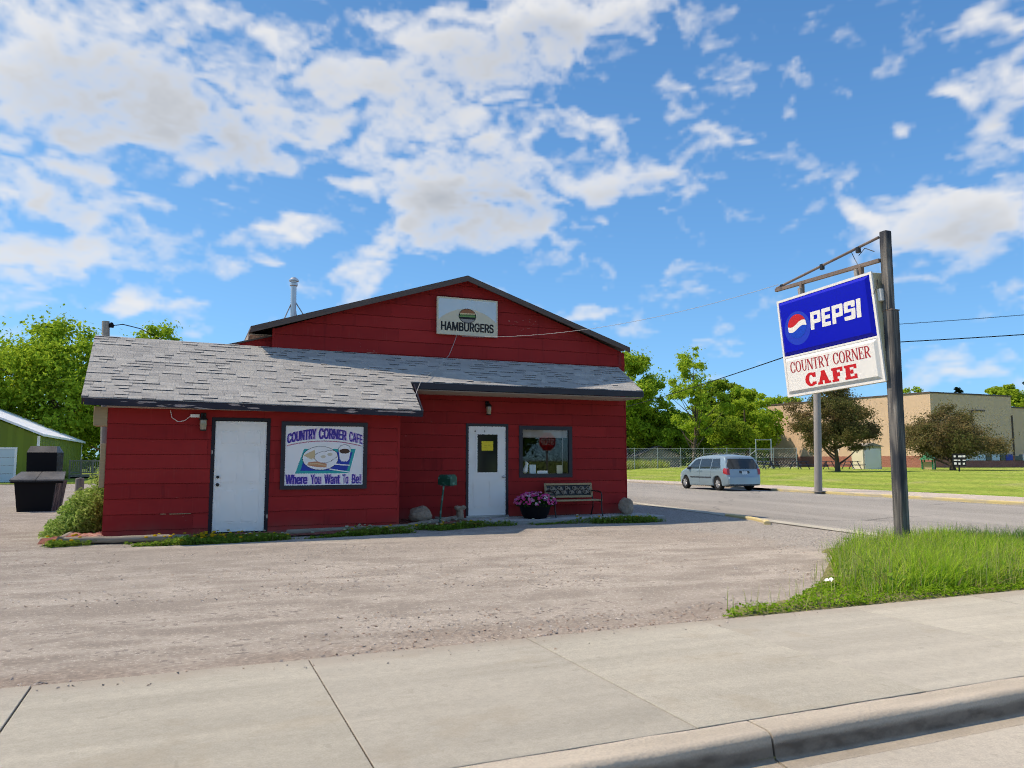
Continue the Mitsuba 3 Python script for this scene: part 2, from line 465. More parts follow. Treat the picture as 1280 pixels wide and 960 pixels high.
mat('mat_lawn', lawn_fn, .95, .05, lambda p, n, uv: noise(p.x * 7, p.y * 7, 0) + .5 * noise(p.x * 23, p.y * 23, 0), .05, 1e-2)
mat('mat_field', lambda p, n, uv: mix((.07, .11, .03), (.13, .17, .05), fbm(p.x * .2, p.y * .2, 0, 4)), .95, .05)
mat('mat_soil', lambda p, n, uv: mix((.10, .10, .04), (.20, .19, .09), fbm(p.x * 4, p.y * 4, 0, 4)), .95, .05, lambda p, n, uv: fbm(p.x * 20, p.y * 20, 0, 3), .02)
mat('mat_mulch', lambda p, n, uv: mix((.10, .035, .03), (.26, .11, .085), noise(p.x * 20, p.y * 20, p.z * 20)), .9, .1)
mat('mat_boulder', lambda p, n, uv: mix((.19, .15, .115), (.42, .34, .26), fbm(p.x * 6, p.y * 6, p.z * 6, 4)) * (.8 + .4 * noise(p.x * 70, p.y * 70, p.z * 70)), .9, .1, lambda p, n, uv: fbm(p.x * 14, p.y * 14, p.z * 14, 3), .012)


def leaf_mat(name, trans=.9, rough=.55):
    scene[name] = {'type': 'principledthin', 'base_color': {'type': 'mesh_attribute', 'name': 'vertex_color'}, 'roughness': rough, 'diff_trans': trans, 'spec_trans': 0.0, 'eta': 1.3}


leaf_mat('mat_leaf', .95)
leaf_mat('mat_grass', 1.0, .5)
leaf_mat('mat_petal', .8)
mat('mat_bark', lambda p, n, uv: mix((.06, .048, .038), (.16, .13, .10), fbm(p.x * 5, p.y * 5, p.z * .9, 4)), .95, .05, lambda p, n, uv: fbm(p.x * 10, p.y * 10, p.z * 2, 3), .03, 5e-3)

# ------------------------------------------------------------------ the setting
def street_near(y):
    """x of the side street's near edge."""
    y = np.asarray(y, float)
    return 13.7 + .15 * (y - 17) + np.where(y < 10, (10 - y) * .9, 0)


def street_far(y):
    return 27.0 + .08 * (np.asarray(y, float) - 30)


def lot_z(x, y):
    t = np.clip((y - 5.75) / 7.0, 0, 1)
    z = -.014 - .086 * t * t * (3 - 2 * t)
    p = np.stack([x, y, 0 * x], -1)
    z = z - .055 * np.exp(-((x - 9.6) / 2.6) ** 2 - ((y - 14.3) / 1.5) ** 2)
    return z + .030 * (meshkit.fbm(p * np.array([.35, .9, 1]), 3, 5) - .5) * np.clip((y - 5.8) / 1.2, 0, 1) * np.clip((street_near(y) - x) / 2, 0, 1)


def lawn_z(x, y):
    s = x - .08 * (y - 30)
    t = np.clip((s - 30.5) / 13.5, 0, 1)
    return -.03 + .64 * t * t * (3 - 2 * t) + .0 * y


def ground_z(x, y):
    s = x - .08 * (y - 30)
    z = np.where(s > 29, lawn_z(x, y) - .35, -.45)
    return np.where((y > 59) & (s < 29), -.16, z)


far = np.concatenate([[-1500, -600, -250, -120], np.arange(-80, 161, 8), [200, 300, 600, 1500]])
setting('ground', grid(far, np.concatenate([[-1500, -400, -100, -40], np.arange(-16, 161, 4), [200, 300, 600, 1500]]), ground_z), 'mat_field')
ys = np.concatenate([np.linspace(5.76, 16, 130), np.linspace(16.3, 30, 40), np.linspace(31, 58.5, 24)])
u = np.concatenate([np.linspace(0, .6, 30, endpoint=False), np.linspace(.6, 1, 150)])
U, Y = np.meshgrid(u, ys, indexing='ij')
X = -48 + (np.minimum(street_near(Y), 14.9 + .15 * (Y - 17) * (Y > 17)) + .0 + 48) * U
lot = grid(u, ys, lambda a, b: 0 * a)
lot.vertices = np.stack([X, Y, lot_z(X, Y)], -1).reshape(-1, 3)
setting('gravel_lot', lot, 'mat_lot', smooth=True)

# pavement in front: one slab after another with open joints
mat('mat_joint_dirt', (.07, .06, .05), .95, .05)
setting('sidewalk', bx(-40, 13.2, 3.525, 5.745, -.25, -.009), 'mat_joint_dirt')
k = 0
x = -.85 - 1.69 * 20
while x < 13:
    j = .009 if abs(x - .84) < .1 or abs(x + .85) < .1 else .007
    j2 = .009 if abs(x + 1.69 - .84) < .1 or abs(x + 1.69 + .85) < .1 else .007
    dz = rng.uniform(-.003, .002)
    put('sidewalk__slab', cbx(x + j / 2, x + 1.69 - j2 / 2, 3.515, 5.755, -.12, dz, .0025), f'mat_walk_{k % 2}')
    x += 1.69
    k += 1
prof = [(3.503, -.002), (3.36, -.004), (3.338, -.008), (3.322, -.018), (3.314, -.034), (3.298, -.125), (3.285, -.142), (3.19, -.148), (3.19, -.4), (3.503, -.4)]
setting('kerb', bx(-40, 14.2, 3.30, 3.49, -.38, -.12), 'mat_soil')
setting('gutter', bx(-40, 14.2, 2.70, 3.15, -.38, -.17), 'mat_soil')
x = 2.85 - 3.05 * 14
while x < 13:
    for nm, pf, mt, g in (('kerb__section', prof, 'mat_kerb', .007), ('gutter__pan', [(3.186, -.147), (3.0, -.150), (2.66, -.146), (2.66, -.3), (3.186, -.3)], 'mat_gutter', .004)):
        n = 30
        V = []
        xsn = np.linspace(x + g, x + 3.05 - g, n)
        for xx in xsn:
            V += [(xx, a, b) for a, b in pf]
        V = np.array(V)
        V[:, 1:] += .007 * (meshkit.fbm(V * np.array([5, 9, 9]), 3, 8)[:, None] - .5) * (np.abs(V[:, 2:3]) < .2)
        m_ = len(pf)
        Fc = []
        for a in range(n - 1):
            for b in range(m_):
                p, q = a * m_ + b, a * m_ + (b + 1) % m_
                Fc += [(p, p + m_, q), (q, p + m_, q + m_)]
        for s, o in ((0, 1), ((n - 1) * m_, -1)):
            c = len(V)
            V = np.vstack([V, V[s:s + m_].mean(0)])
            for b in range(m_):
                Fc.append((c, s + b, s + (b + 1) % m_)[::o])
        mesh = trimesh.Trimesh(V, np.array(Fc), process=False)
        mesh.fix_normals()
        put(nm, mesh, mt, smooth=35)
    x += 3.05
setting('road', sheet(sbox(-80, -14, 90, 2.663), -.152), 'mat_asphalt')
sy = np.concatenate([[3.0, 5, 8, 10], np.arange(12, 60, 3), [70, 90, 120, 160]])
Vs = []
for yy in sy:
    a, b = float(street_near(yy)), float(street_far(yy))
    b = b + max(0, 10 - yy) * 1.0
    Vs += [(a, yy, -.1), ((a + b) / 2, yy, -.06), (b, yy, -.1)]
Fs = []
for i in range(len(sy) - 1):
    for j in range(2):
        a = i * 3 + j
        Fs += [(a, a + 1, a + 4), (a, a + 4, a + 3)]
setting('street', trimesh.Trimesh(np.array(Vs), np.array(Fs), process=False), 'mat_asphalt', smooth=True)
# pale concrete edge strip on the near side, with the short yellow return kerb
st = [(float(street_near(v)) - .22, float(street_near(v)) + .22, v) for v in np.linspace(9.3, 58, 40)]
P = Polygon([(a, v) for a, b, v in st] + [(b, v) for a, b, v in st][::-1])
setting('street_edge_strip', sheet(P, -.088), 'mat_walk_0')


def kerb_line(pts, w, h, z):
    """A kerb with rounded shoulders along a line in plan."""
    pts = np.array(pts, float)
    d = np.gradient(pts, axis=0)
    d /= np.linalg.norm(d, axis=1, keepdims=True)
    nrm = np.column_stack([d[:, 1], -d[:, 0]])
    pf = [(-w / 2, z - .2), (-w / 2, z + h * .6), (-w / 2 + .02, z + h * .92), (-w / 2 + .05, z + h), (w / 2 - .05, z + h), (w / 2 - .02, z + h * .92), (w / 2, z + h * .6), (w / 2, z - .2)]
    V = np.array([(p[0] + q * n_[0], p[1] + q * n_[1], zz) for p, n_ in zip(pts, nrm) for q, zz in pf])
    m_ = len(pf)
    Fc = []
    for a in range(len(pts) - 1):
        for b in range(m_ - 1):
            p = a * m_ + b
            Fc += [(p, p + 1, p + m_), (p + 1, p + m_ + 1, p + m_)]
    m = trimesh.Trimesh(V, np.array(Fc), process=False)
    caps = []
    for s in (0, (len(pts) - 1) * m_):
        c = V[s:s + m_].mean(0)
        VV = np.vstack([V[s:s + m_], c])
        caps.append(trimesh.Trimesh(VV, np.array([(m_, b, (b + 1) % m_) for b in range(m_)]), process=False))
    return cat_([m] + caps)


t = thing('yellow_kerb', 'short curved yellow painted kerb at the street end of the gravel lot', 'kerb')
put(t, kerb_line([(12.75, 14.75), (13.1, 15.2), (13.35, 15.9), (13.5, 16.7), (13.6, 17.3)], .15, .07, -.1), 'mat_yellow_kerb', smooth=40)
setting('far_kerb', kerb_line([(float(street_far(v)) + .1, v) for v in np.arange(33.0, 120, 4)], .2, .11, -.1), 'mat_far_walk', smooth=40)
t = thing('yellow_kerb', 'long yellow painted kerb along the far side of the street behind the signpost', 'kerb')
put(t, kerb_line([(float(street_far(v)) + .1, v) for v in np.arange(9, 31.1, 1.0)], .2, .12, -.1), 'mat_yellow_kerb', smooth=40)
P = Polygon([(float(street_far(v)) + .19, v) for v in (6, 30, 60, 120)] + [(float(street_far(v)) + (3.6 if v < 40 else 2.2), v) for v in (120, 60, 48, 38, 30, 6)])
setting('far_sidewalk', sheet(P, .005), 'mat_far_walk')
ly = np.concatenate([np.arange(2, 60, 2.0), np.arange(60, 130, 8)])
lu = np.concatenate([np.linspace(0, .3, 34), np.linspace(.32, 1, 18)])
U, Y = np.meshgrid(lu, ly, indexing='ij')
edge = street_far(Y) + np.interp(Y, [0, 38, 48, 60, 200], [3.55, 3.55, 2.15, 2.15, 2.15]) + .05 * np.sin(Y * 3.1) + .06 * np.sin(Y * 7.3)
X = edge + (140 - edge) * U
lawn = grid(lu, ly, lambda a, b: 0 * a)
lawn.vertices = np.stack([X, Y, lawn_z(X, Y) + .045 * np.clip(U * 60, 0, 1) - .01], -1).reshape(-1, 3)
setting('lawn', lawn, 'mat_lawn', smooth=True)
setting('grass_field', sheet(Polygon([(-60, 57.6), (6, 57.4), (24, 58), (24, 110), (-60, 110)]), -.07), 'mat_lawn')

# ------------------------------------------------------------------ the red cafe building
YA, YM, YG = 16.40, 18.20, 18.35
cafe = thing('cafe_building', 'dark red board-sided cafe with grey shingle roof, wide gable and two white doors', 'building')


def siding(holder, poly, y, zlines, seed, tmin=.006, tmax=.026, width=3.3):
    """Lap boards between the given heights, cut to the wall's outline; each board an entry."""
    r = random.Random(seed)
    x0, _, x1, _ = poly.bounds
    for i, (za, zb) in enumerate(zip(zlines[:-1], zlines[1:])):
        cuts, c = [x0], x0 + r.uniform(.35, 1.0) * width
        while c < x1 - .6:
            cuts.append(c)
            c += width * r.uniform(.75, 1.1)
        cuts.append(x1)
        for a, b in zip(cuts[:-1], cuts[1:]):
            g = poly.intersection(sbox(a + (.002 if a > x0 else 0), za + .005, b - (.0015 if b < x1 else 0), zb - .002))
            for piece in getattr(g, 'geoms', [g]):
                if piece.is_empty or piece.geom_type != 'Polygon' or piece.area < .004:
                    continue
                m = prism(piece, 1.0)
                v = np.array(m.vertices)
                tt = tmax - (tmax - tmin) * np.clip((v[:, 1] - za) / (zb - za), 0, 1) + r.uniform(-.001, .0015)
                wob = .004 * (meshkit.noise(np.column_stack([v[:, 0] * .8, v[:, 1] * 2, 0 * v[:, 0]]), seed) - .5)
                yy = np.where(v[:, 2] > .5, y - tt + wob, y + .006)
                m.vertices = np.column_stack([v[:, 0], yy, v[:, 1]])
                m.apply_transform(np.eye(4))
                m.faces = m.faces
                put(f'{holder}__board', m, f'mat_red_board_{r.randrange(3)}')


# annex in front, left
AX0, AX1 = -1.44, 4.17
d1 = sbox(.405, -.2, 1.515, 2.255)
annex_poly = sbox(AX0, -.02, AX1, 2.46).difference(d1)
w = f'{cafe}__annex_wall'
put(w, [plate(sbox(AX0, -.3, AX1, 2.5).difference(d1), YA + .12, .112)], 'mat_lap_shade')
siding(w, annex_poly, YA, [-.02, .085, .385, .68, .965, 1.245, 1.525, 1.815, 2.10, 2.46], 11)
put(f'{cafe}__damaged_strip', cbx(-.30, .085, YA - .029, YA - .02, .372, .386, .002), 'mat_tan_wood', label='pale strip where the paint is torn off')
put(f'{cafe}__damaged_strip', cbx(-.46, -.36, YA - .029, YA - .02, .374, .388, .002), 'mat_tan_wood')
put(f'{cafe}__corner_board', cbx(AX1 - .004, AX1 + .05, YA - .02, YA + .06, -.02, 2.46), 'mat_red_board_1')
sw = f'{cafe}__side_wall'
put(sw, bx(AX0, AX0 + .1, YA + .125, 20.0, -.3, 2.62), 'mat_red_flat')
put(sw, bx(AX1 - .11, AX1 - .002, YA + .125, YM + .1, -.3, 2.62), 'mat_red_flat')
put(sw, bx(AX0, 1.9, 19.9, 20.0, -.3, 2.62), 'mat_red_flat')
put(f'{cafe}__corner_board', cbx(AX0 - .10, AX0 - .004, YA + .02, YA + .05, .9, 1.72, .004), 'mat_tan_wood', label='bare weathered strip at the left corner')
put(f'{cafe}__eave_box', cbx(AX0 - .24, AX0 - .004, YA - .02, YA + .5, 2.06, 2.42, .006), 'mat_tan_wood', label='bare wooden box closing the eave at the left corner')

# main front wall under the porch roof
MX1 = 10.96
d2 = sbox(6.36, -.2, 7.50, 2.32)
win = sbox(7.86, 1.03, 9.26, 2.24)
main_poly = sbox(4.22, -.0, MX1, 3.25).difference(d2).difference(win)
w = f'{cafe}__front_wall'
put(w, plate(sbox(4.1, -.3, MX1, 3.3).difference(d2).difference(win), YM + .12, .112), 'mat_lap_shade')
siding(w, main_poly, YM, [0, .26, .555, .88, 1.17, 1.46, 1.73, 2.03, 2.32, 2.61, 2.90, 3.25], 23)
put(f'{cafe}__corner_board', cbx(MX1 - .012, MX1 + .02, YM - .03, YM + .10, .0, 3.2), 'mat_red_board_0')
# gable wall above
zL, zR, apex = 4.33, 4.36, (6.35, 6.03)
gable = Polygon([(1.72, 3.86), (11.05, 3.86), (11.05, zR), apex, (1.72, 4.44)])
w = f'{cafe}__gable_wall'
put(w, plate(gable, YG + .12, .112), 'mat_lap_shade')
siding(w, gable, YG, [3.84, 3.99, 4.32, 4.63, 4.92, 5.25, 5.56, 5.85, 6.1], 37)
put(f'{cafe}__corner_board', cbx(1.68, 1.725, YG - .03, YG + .1, 3.86, 4.45), 'mat_red_board_1')
low = Polygon([(.55, 3.3), (1.9, 3.3), (1.9, 4.36), (.74, 4.03), (.55, 3.95)])
w = f'{cafe}__rear_wing_wall'
put(w, plate(low, 18.70, .10), 'mat_red_flat')
siding(w, low, 18.60, [3.6, 3.9, 4.18, 4.4], 5)
put(f'{cafe}__rear_wing_rim', beam((.5, 18.56, 3.965), (1.72, 18.56, 4.315), .10, .035), 'mat_rake_brown')
# side, back, inner box
put(sw, bx(MX1 - .1, MX1 - .015, YM + .125, 29.9, -.3, 4.36), 'mat_red_flat')
put(sw, bx(1.75, 1.85, 18.72, 29.9, -.3, 4.4), 'mat_red_flat')
put(sw, plate(Polygon([(1.75, -.3), (MX1, -.3), (MX1, zR), apex, (1.75, 4.4)]), 30.0, .1), 'mat_red_flat')
put(f'{cafe}__room', [bx(4.3, MX1 - .1, 21.0, 21.1, -.1, 3.2), bx(4.3, MX1 - .12, YM + .125, 21, 3.1, 3.2), bx(4.3, MX1 - .12, YM + .125, 21, -.12, -.06),
                      bx(4.25, 4.3, YM + .125, 21, -.1, 3.2), bx(10.7, 10.75, YM + .125, 21, -.1, 3.2)], 'mat_dark_inside')

# lower roof: one plane over annex and porch
SL = .62


def roof_z(x, y):
    return 2.575 - .0133 * np.clip(np.asarray(x, float) + 1.84, 0, 6.4) + SL * (np.asarray(y, float) - 15.95)


YR = 18.33


def edge_x(y):
    return -1.84 - .035 * (y - 15.95)


def deck(xa, xb, ya, yb, th=.02, off=-.012):
    P = np.array([(xa(ya), ya), (xb(ya), ya), (xb(yb), yb), (xa(yb), yb)])
    top = np.column_stack([P, roof_z(P[:, 0], P[:, 1]) + off])
    bot = top - np.array([0, 0, th])
    return trimesh.Trimesh(np.vstack([top, bot]), np.array([(0, 1, 2), (0, 2, 3), (4, 6, 5), (4, 7, 6), (0, 5, 1), (0, 4, 5), (1, 6, 2), (1, 5, 6), (2, 7, 3), (2, 6, 7), (3, 4, 0), (3, 7, 4)]), process=False)


annex_r = lambda y: 4.56 + .06 * (y - 15.95)
rf = put(f'{cafe}__porch_roof', [deck(edge_x, annex_r, 15.95, 17.12), deck(edge_x, lambda y: 4.56, 17.12, YR), deck(lambda y: 4.56, lambda y: 10.83, 17.12, YR)], 'mat_soffit')
back = trimesh.Trimesh([(-1.92, YR, 4.03), (1.7, YR, 3.99), (1.7, 20.25, 2.75), (-1.92, 20.25, 2.8)], [(0, 1, 2), (0, 2, 3), (0, 2, 1), (0, 3, 2)], process=False)
put(f'{cafe}__rear_slope', back, 'mat_shingle_1')
put(f'{cafe}__annex_gable_end', trimesh.Trimesh([(AX0, YA, 2.3), (AX0, 20.0, 2.3), (AX0, 20.0, 2.9), (AX0, YR, 3.95), (AX0, YA, 2.82), (AX0 + .04, YA, 2.3), (AX0 + .04, 20.0, 2.3), (AX0 + .04, 20, 2.9), (AX0 + .04, YR, 3.95), (AX0 + .04, YA, 2.82)],
    [(0, 2, 1), (0, 3, 2), (0, 4, 3), (5, 6, 7), (5, 7, 8), (5, 8, 9)], process=False), 'mat_red_flat')
# shingles, tab by tab
rs = random.Random(5)
tabs, edges = [], []
ex = .125 / math.sqrt(1 + SL * SL)
row, y = 0, 15.935
while y < YR - .02:
    xa = edge_x(y) - .012
    xb = annex_r(y) if y < 17.06 else 10.85
    x = xa - rs.uniform(0, .3)
    while x < xb:
        wd = rs.choice((.17, .24, .30, .30, .36))
        a, b = max(x, xa), min(x + wd - .004, xb)
        if b - a > .02:
            y1 = min(y + ex * 1.15, YR)
            t = rs.choice((.005, .005, .006, .007, .007, .008, .017, .020, .022))
            hs = [(a, y), (b, y), (b, y1), (a, y1)]
            z = [float(roof_z(q[0], q[1])) for q in hs]
            V = [(hs[i][0], hs[i][1], z[i] + (t if i < 2 else .003)) for i in range(4)] + [(hs[i][0], hs[i][1], z[i] - .012) for i in range(4)]
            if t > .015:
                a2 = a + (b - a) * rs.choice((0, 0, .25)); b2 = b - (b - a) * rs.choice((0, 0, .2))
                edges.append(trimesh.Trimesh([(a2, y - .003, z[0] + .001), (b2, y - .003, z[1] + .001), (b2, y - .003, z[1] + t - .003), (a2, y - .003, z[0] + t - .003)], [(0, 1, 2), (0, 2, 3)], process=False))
            tabs.append((V, rs.choice((0, 0, 1, 1, 1, 2, 3)), a))
        x += wd
    y += ex
    row += 1
BOXF = np.array([(0, 1, 2), (0, 2, 3), (0, 4, 5), (0, 5, 1), (1, 5, 6), (1, 6, 2), (3, 2, 6), (3, 6, 7), (0, 3, 7), (0, 7, 4)])
order = sorted(range(len(tabs)), key=lambda i: (tabs[i][0][0][0] ** 2 + tabs[i][0][0][1] ** 2) / (tabs[i][0][1][0] - tabs[i][0][0][0]))
rest = [[] for _ in SH]
for n_, i in enumerate(order):
    V, c, _ = tabs[i]
    if n_ < 300:
        put(f'{rf}__shingle', trimesh.Trimesh(V, BOXF, process=False), f'mat_shingle_{c}')
    else:
        rest[c].append(trimesh.Trimesh(V, BOXF, process=False))
allr = [m for r_ in rest for m in r_]
cols = []
for c in range(4):
    for m in rest[c]:
        cols.append(np.tile(SH[c], (len(m.vertices), 1)))


scene['mat_shingle_mixed'] = {'type': 'twosided', 'bsdf': {'type': 'principled', 'base_color': {'type': 'mesh_attribute', 'name': 'vertex_color'}, 'roughness': .9, 'specular': .1}}
kf = rng.uniform(.86, 1.04, len(allr))
put(f'{rf}__shingles', allr, 'mat_shingle_mixed', color=np.vstack(cols) * np.repeat(kf, [len(m.vertices) for m in allr])[:, None] * .93, kind='stuff')

mat('mat_shingle_shade', (.075, .075, .08), .9, .05)  # dark strips on thick tabs: the shadow dashes of the courses, painted in
put(f'{rf}__shingle_shade_strips', edges, 'mat_shingle_shade', kind='stuff')

# fascia boards under the two eaves, soffits
z0, z1 = float(roof_z(-1.82, 15.95)), float(roof_z(4.56, 15.95))
fas = cat_([trimesh.Trimesh(np.array([(xx, yy, zz + dz) for xx, zz in ((-1.80, z0), (4.60, z1)) for yy in (15.945, 15.975) for dz in (-.012, -.150)]),
                            np.array([(0, 1, 5), (0, 5, 4), (2, 7, 3), (2, 6, 7), (0, 4, 6), (0, 6, 2), (1, 3, 7), (1, 7, 5), (0, 2, 3), (0, 3, 1), (4, 5, 7), (4, 7, 6)]), process=False)])
for _ in range(5):
    fas = fas.subdivide()
v = np.array(fas.vertices)
v[:, 2] += np.where(v[:, 2] < 2.44, .012 * (meshkit.fbm(v * np.array([3, 1, .01]), 3, 4) - .5), 0)
fas.vertices = v
put(f'{cafe}__fascia', fas, 'mat_peeling_trim', label='dark navy eave board with badly peeling paint')
put(f'{cafe}__fascia', cbx(4.66, 10.86, 17.075, 17.10, 3.045, 3.195, .004), 'mat_navy_trim', label='dark navy board along the porch eave')
put(f'{cafe}__fascia', beam((4.60, 15.97, z1 - .085), (4.70, 17.08, float(roof_z(4.7, 17.08)) - .10), .03, .14), 'mat_navy_trim')
put(f'{cafe}__fascia', beam((-1.83, 15.97, z0 - .085), (-1.915, YR, 3.94), .03, .13), 'mat_navy_trim')
put(f'{cafe}__fascia', beam((10.85, 17.12, 3.12), (10.85, YR, 3.88), .03, .14), 'mat_navy_trim')
put(f'{cafe}__soffit', bx(AX0, 4.57, 15.98, YA - .03, 2.405, 2.42), 'mat_soffit')
put(f'{cafe}__soffit', bx(4.66, 10.83, 17.105, YM - .03, 3.02, 3.035), 'mat_soffit', label='pale boards under the porch eave')

# upper gable roof
for a, b, nm in (((1.18, 4.38), apex, 'L'), (apex, (11.07, 4.46), 'R')):
    m = []
    ax, az = a
    bx_, bz = b
    off = .045
    V = [(ax, 18.09, az + off), (bx_, 18.09, bz + off), (bx_, 30.2, bz + off), (ax, 30.2, az + off)]
    V += [(p[0], p[1], p[2] - .06) for p in V]
    sl = trimesh.Trimesh(V, np.array([(0, 1, 2), (0, 2, 3), (4, 6, 5), (4, 7, 6), (0, 5, 1), (0, 4, 5), (1, 6, 2), (1, 5, 6), (2, 7, 3), (2, 6, 7), (3, 4, 0), (3, 7, 4)]), process=False)
    put(f'{cafe}__upper_roof', sl, 'mat_rake_brown')
    V = [(ax, az + .04), (bx_, bz + .04), (bx_, bz - .10), (ax, az - .10)]
    put(f'{cafe}__rake_board', plate(Polygon(V), 18.09, .025), 'mat_rake_brown')
put(f'{cafe}__soffit', [beam((1.2, 18.8, 4.30), (1.2, 30, 4.30), .04, .14), bx(1.2, 1.74, 18.5, 30, 4.30, 4.315)], 'mat_soffit')

# flue with braces
fl = f'{cafe}__flue_pipe'
put(fl, lathe([(0, 4.2), (.075, 4.2), (.075, 6.06), (.105, 6.08), (.105, 6.14), (.075, 6.16), (.075, 6.2), (0, 6.2)], 20).apply_translation((2.43, 21, 0)), 'mat_galvanized', smooth=40, label='tall shiny metal flue pipe on the roof')
put(fl + '__cap', lathe([(0, 6.2), (.13, 6.2), (.13, 6.235), (.06, 6.30), (0, 6.31)], 20).apply_translation((2.43, 21, 0)), 'mat_galvanized', smooth=40)
put(fl + '__brace', tube([(2.43, 21, 5.72), (2.10, 20.9, 4.9)], .014), 'mat_steel_grey')
put(fl + '__brace', tube([(2.43, 21, 5.72), (2.85, 20.9, 5.05)], .014), 'mat_steel_grey')
put(fl + '__brace', tube([(2.43, 21, 5.72), (2.68, 21.5, 4.9)], .014), 'mat_steel_grey')


# doors
def six_panel(key, x0, x1, z0, z1, y, rows, mat_):
    """Raised panels with a groove round each."""
    w_ = x1 - x0
    for za, zb in rows:
        for c in (.28, .72):
            cx = x0 + w_ * c
            put(f'{key}__panel', [cbx(cx - w_ * .155, cx + w_ * .155, y - .014, y + .004, z0 + za, z0 + zb, .006),
                                  *[cbx(*b, .002) for b in ((cx - w_ * .185, cx + w_ * .185, y - .010, y + .002, z0 + zb + .022, z0 + zb + .03), (cx - w_ * .185, cx + w_ * .185, y - .010, y + .002, z0 + za - .03, z0 + za - .022))]], mat_)


dr1 = put(f'{cafe}__annex_door', cbx(.47, 1.45, YA + .0, YA + .045, .0, 2.19, .005), 'mat_white_door', label='plain white panelled door without glass in the front extension')
six_panel(dr1, .47, 1.45, 0, 2.19, YA, ((.20, .82), (.98, 1.56), (1.74, 1.98)), 'mat_white_door')
for z, r in ((.93, .034), (1.08, .030)):
    kn = trimesh.creation.icosphere(2, r)
    kn.apply_scale((1, .8, 1))
    kn.apply_translation((.545, YA - .045, z))
    put(f'{dr1}__knob' if z < 1 else f'{dr1}__deadbolt', [kn, trimesh.creation.cylinder(r * .6, .05, transform=trimesh.transformations.rotation_matrix(math.pi / 2, (1, 0, 0), )).apply_translation((.545, YA - .02, z))], 'mat_black_iron', smooth=40)
mat('mat_worn_frame', lambda p, n, uv: mix((.014, .013, .02), (.40, .35, .31), smoothstep(.70, .73, fbm(p.x * 14, p.y * 14, p.z * 7, 4))), .6, .3)
put(f'{cafe}__door_frame', [cbx(.40, .466, YA - .03, YA + .08, -.03, 2.26), cbx(1.454, 1.52, YA - .03, YA + .08, -.03, 2.26), cbx(.40, 1.52, YA - .032, YA + .08, 2.194, 2.262)], 'mat_worn_frame')
put(f'{cafe}__door_sill', cbx(.40, 1.52, YA - .08, YA + .08, -.06, -.005), 'mat_dark_inside')
dr2 = f'{cafe}__entrance_door'
ED = sbox(6.435, .05, 7.435, 2.265).difference(sbox(6.655, 1.10, 7.225, 2.075))
put(dr2, plate(ED, YM + .045, .05), 'mat_white_door', label='white entrance door with a dark glass upper half')
put(dr2 + '__glazing_frame', plate(sbox(6.625, 1.07, 7.255, 2.105).difference(sbox(6.668, 1.113, 7.212, 2.062)), YM - .003, .014), 'mat_white_door')
put(dr2 + '__pane', bx(6.655, 7.225, YM + .02, YM + .026, 1.10, 2.075), 'mat_window_dark')
mat('mat_yellow_paper', lambda p, n, uv: mix((.80, .66, .04), (.45, .37, .03), smoothstep(.55, .62, noise(p.x * 24, 0, p.z * 42)) * smoothstep(.5, .55, noise(1, 0, p.z * 34)) * .7), .6, .2)
put(dr2 + '__notice', cbx(6.79, 7.10, YM + .010, YM + .014, 1.655, 1.895, .001), 'mat_yellow_paper', label='yellow paper notice')
six_panel(dr2, 6.435, 7.435, .05, 2.265, YM - .005, ((.22, .86),), 'mat_white_door')
kn = trimesh.creation.icosphere(2, .036)
kn.apply_translation((7.36, YM - .055, 1.0))
put(dr2 + '__knob', [kn, trimesh.creation.cylinder(.02, .06, transform=trimesh.transformations.rotation_matrix(math.pi / 2, (1, 0, 0))).apply_translation((7.36, YM - .02, 1.0))], 'mat_galvanized', smooth=40)
put(dr2 + '__closer', [cbx(6.60, 6.62, YM - .02, YM, 2.12, 2.16, .002), cbx(6.85, 6.87, YM - .02, YM, 2.12, 2.16, .002)], 'mat_black_iron')
put(f'{cafe}__door_frame', [cbx(6.36, 6.43, YM - .035, YM + .08, -.0, 2.33), cbx(7.44, 7.50, YM - .035, YM + .08, -.0, 2.33), cbx(6.36, 7.50, YM - .037, YM + .08, 2.27, 2.335)], 'mat_navy_trim')
put(f'{cafe}__door_sill', cbx(6.36, 7.50, YM - .08, YM + .08, .0, .045), 'mat_galvanized')
# window
wn = f'{cafe}__front_window'
put(wn, plate(sbox(7.80, .97, 9.32, 2.30).difference(sbox(7.90, 1.07, 9.22, 2.20)), YM + .03, .07), 'mat_navy_trim', label='wide shop window with things on its sill')
put(wn + '__pane', trimesh.Trimesh([(7.88, YM - .005, 1.05), (9.24, YM - .005, 1.05), (9.24, YM - .005, 2.22), (7.88, YM - .005, 2.22)], [(0, 1, 2), (0, 2, 3)], process=False), 'mat_pane')
put(wn + '__sill', cbx(7.86, 9.26, YM - .0 + .035, YM + .45, 1.02, 1.068), 'mat_soffit')
put(wn + '__mullion', cbx(9.06, 9.075, YM + .035, YM + .05, 1.07, 2.2), 'mat_steel_grey')
put(wn + '__valance', cbx(7.9, 9.22, YM + .06, YM + .065, 2.0, 2.2), 'mat_soffit')


def frame(key, x0, x1, z0, z1, y, d, b, m):
    put(key, plate(sbox(x0 - b, z0 - b, x1 + b, z1 + b).difference(sbox(x0, z0, x1, z1)), y, d), m)


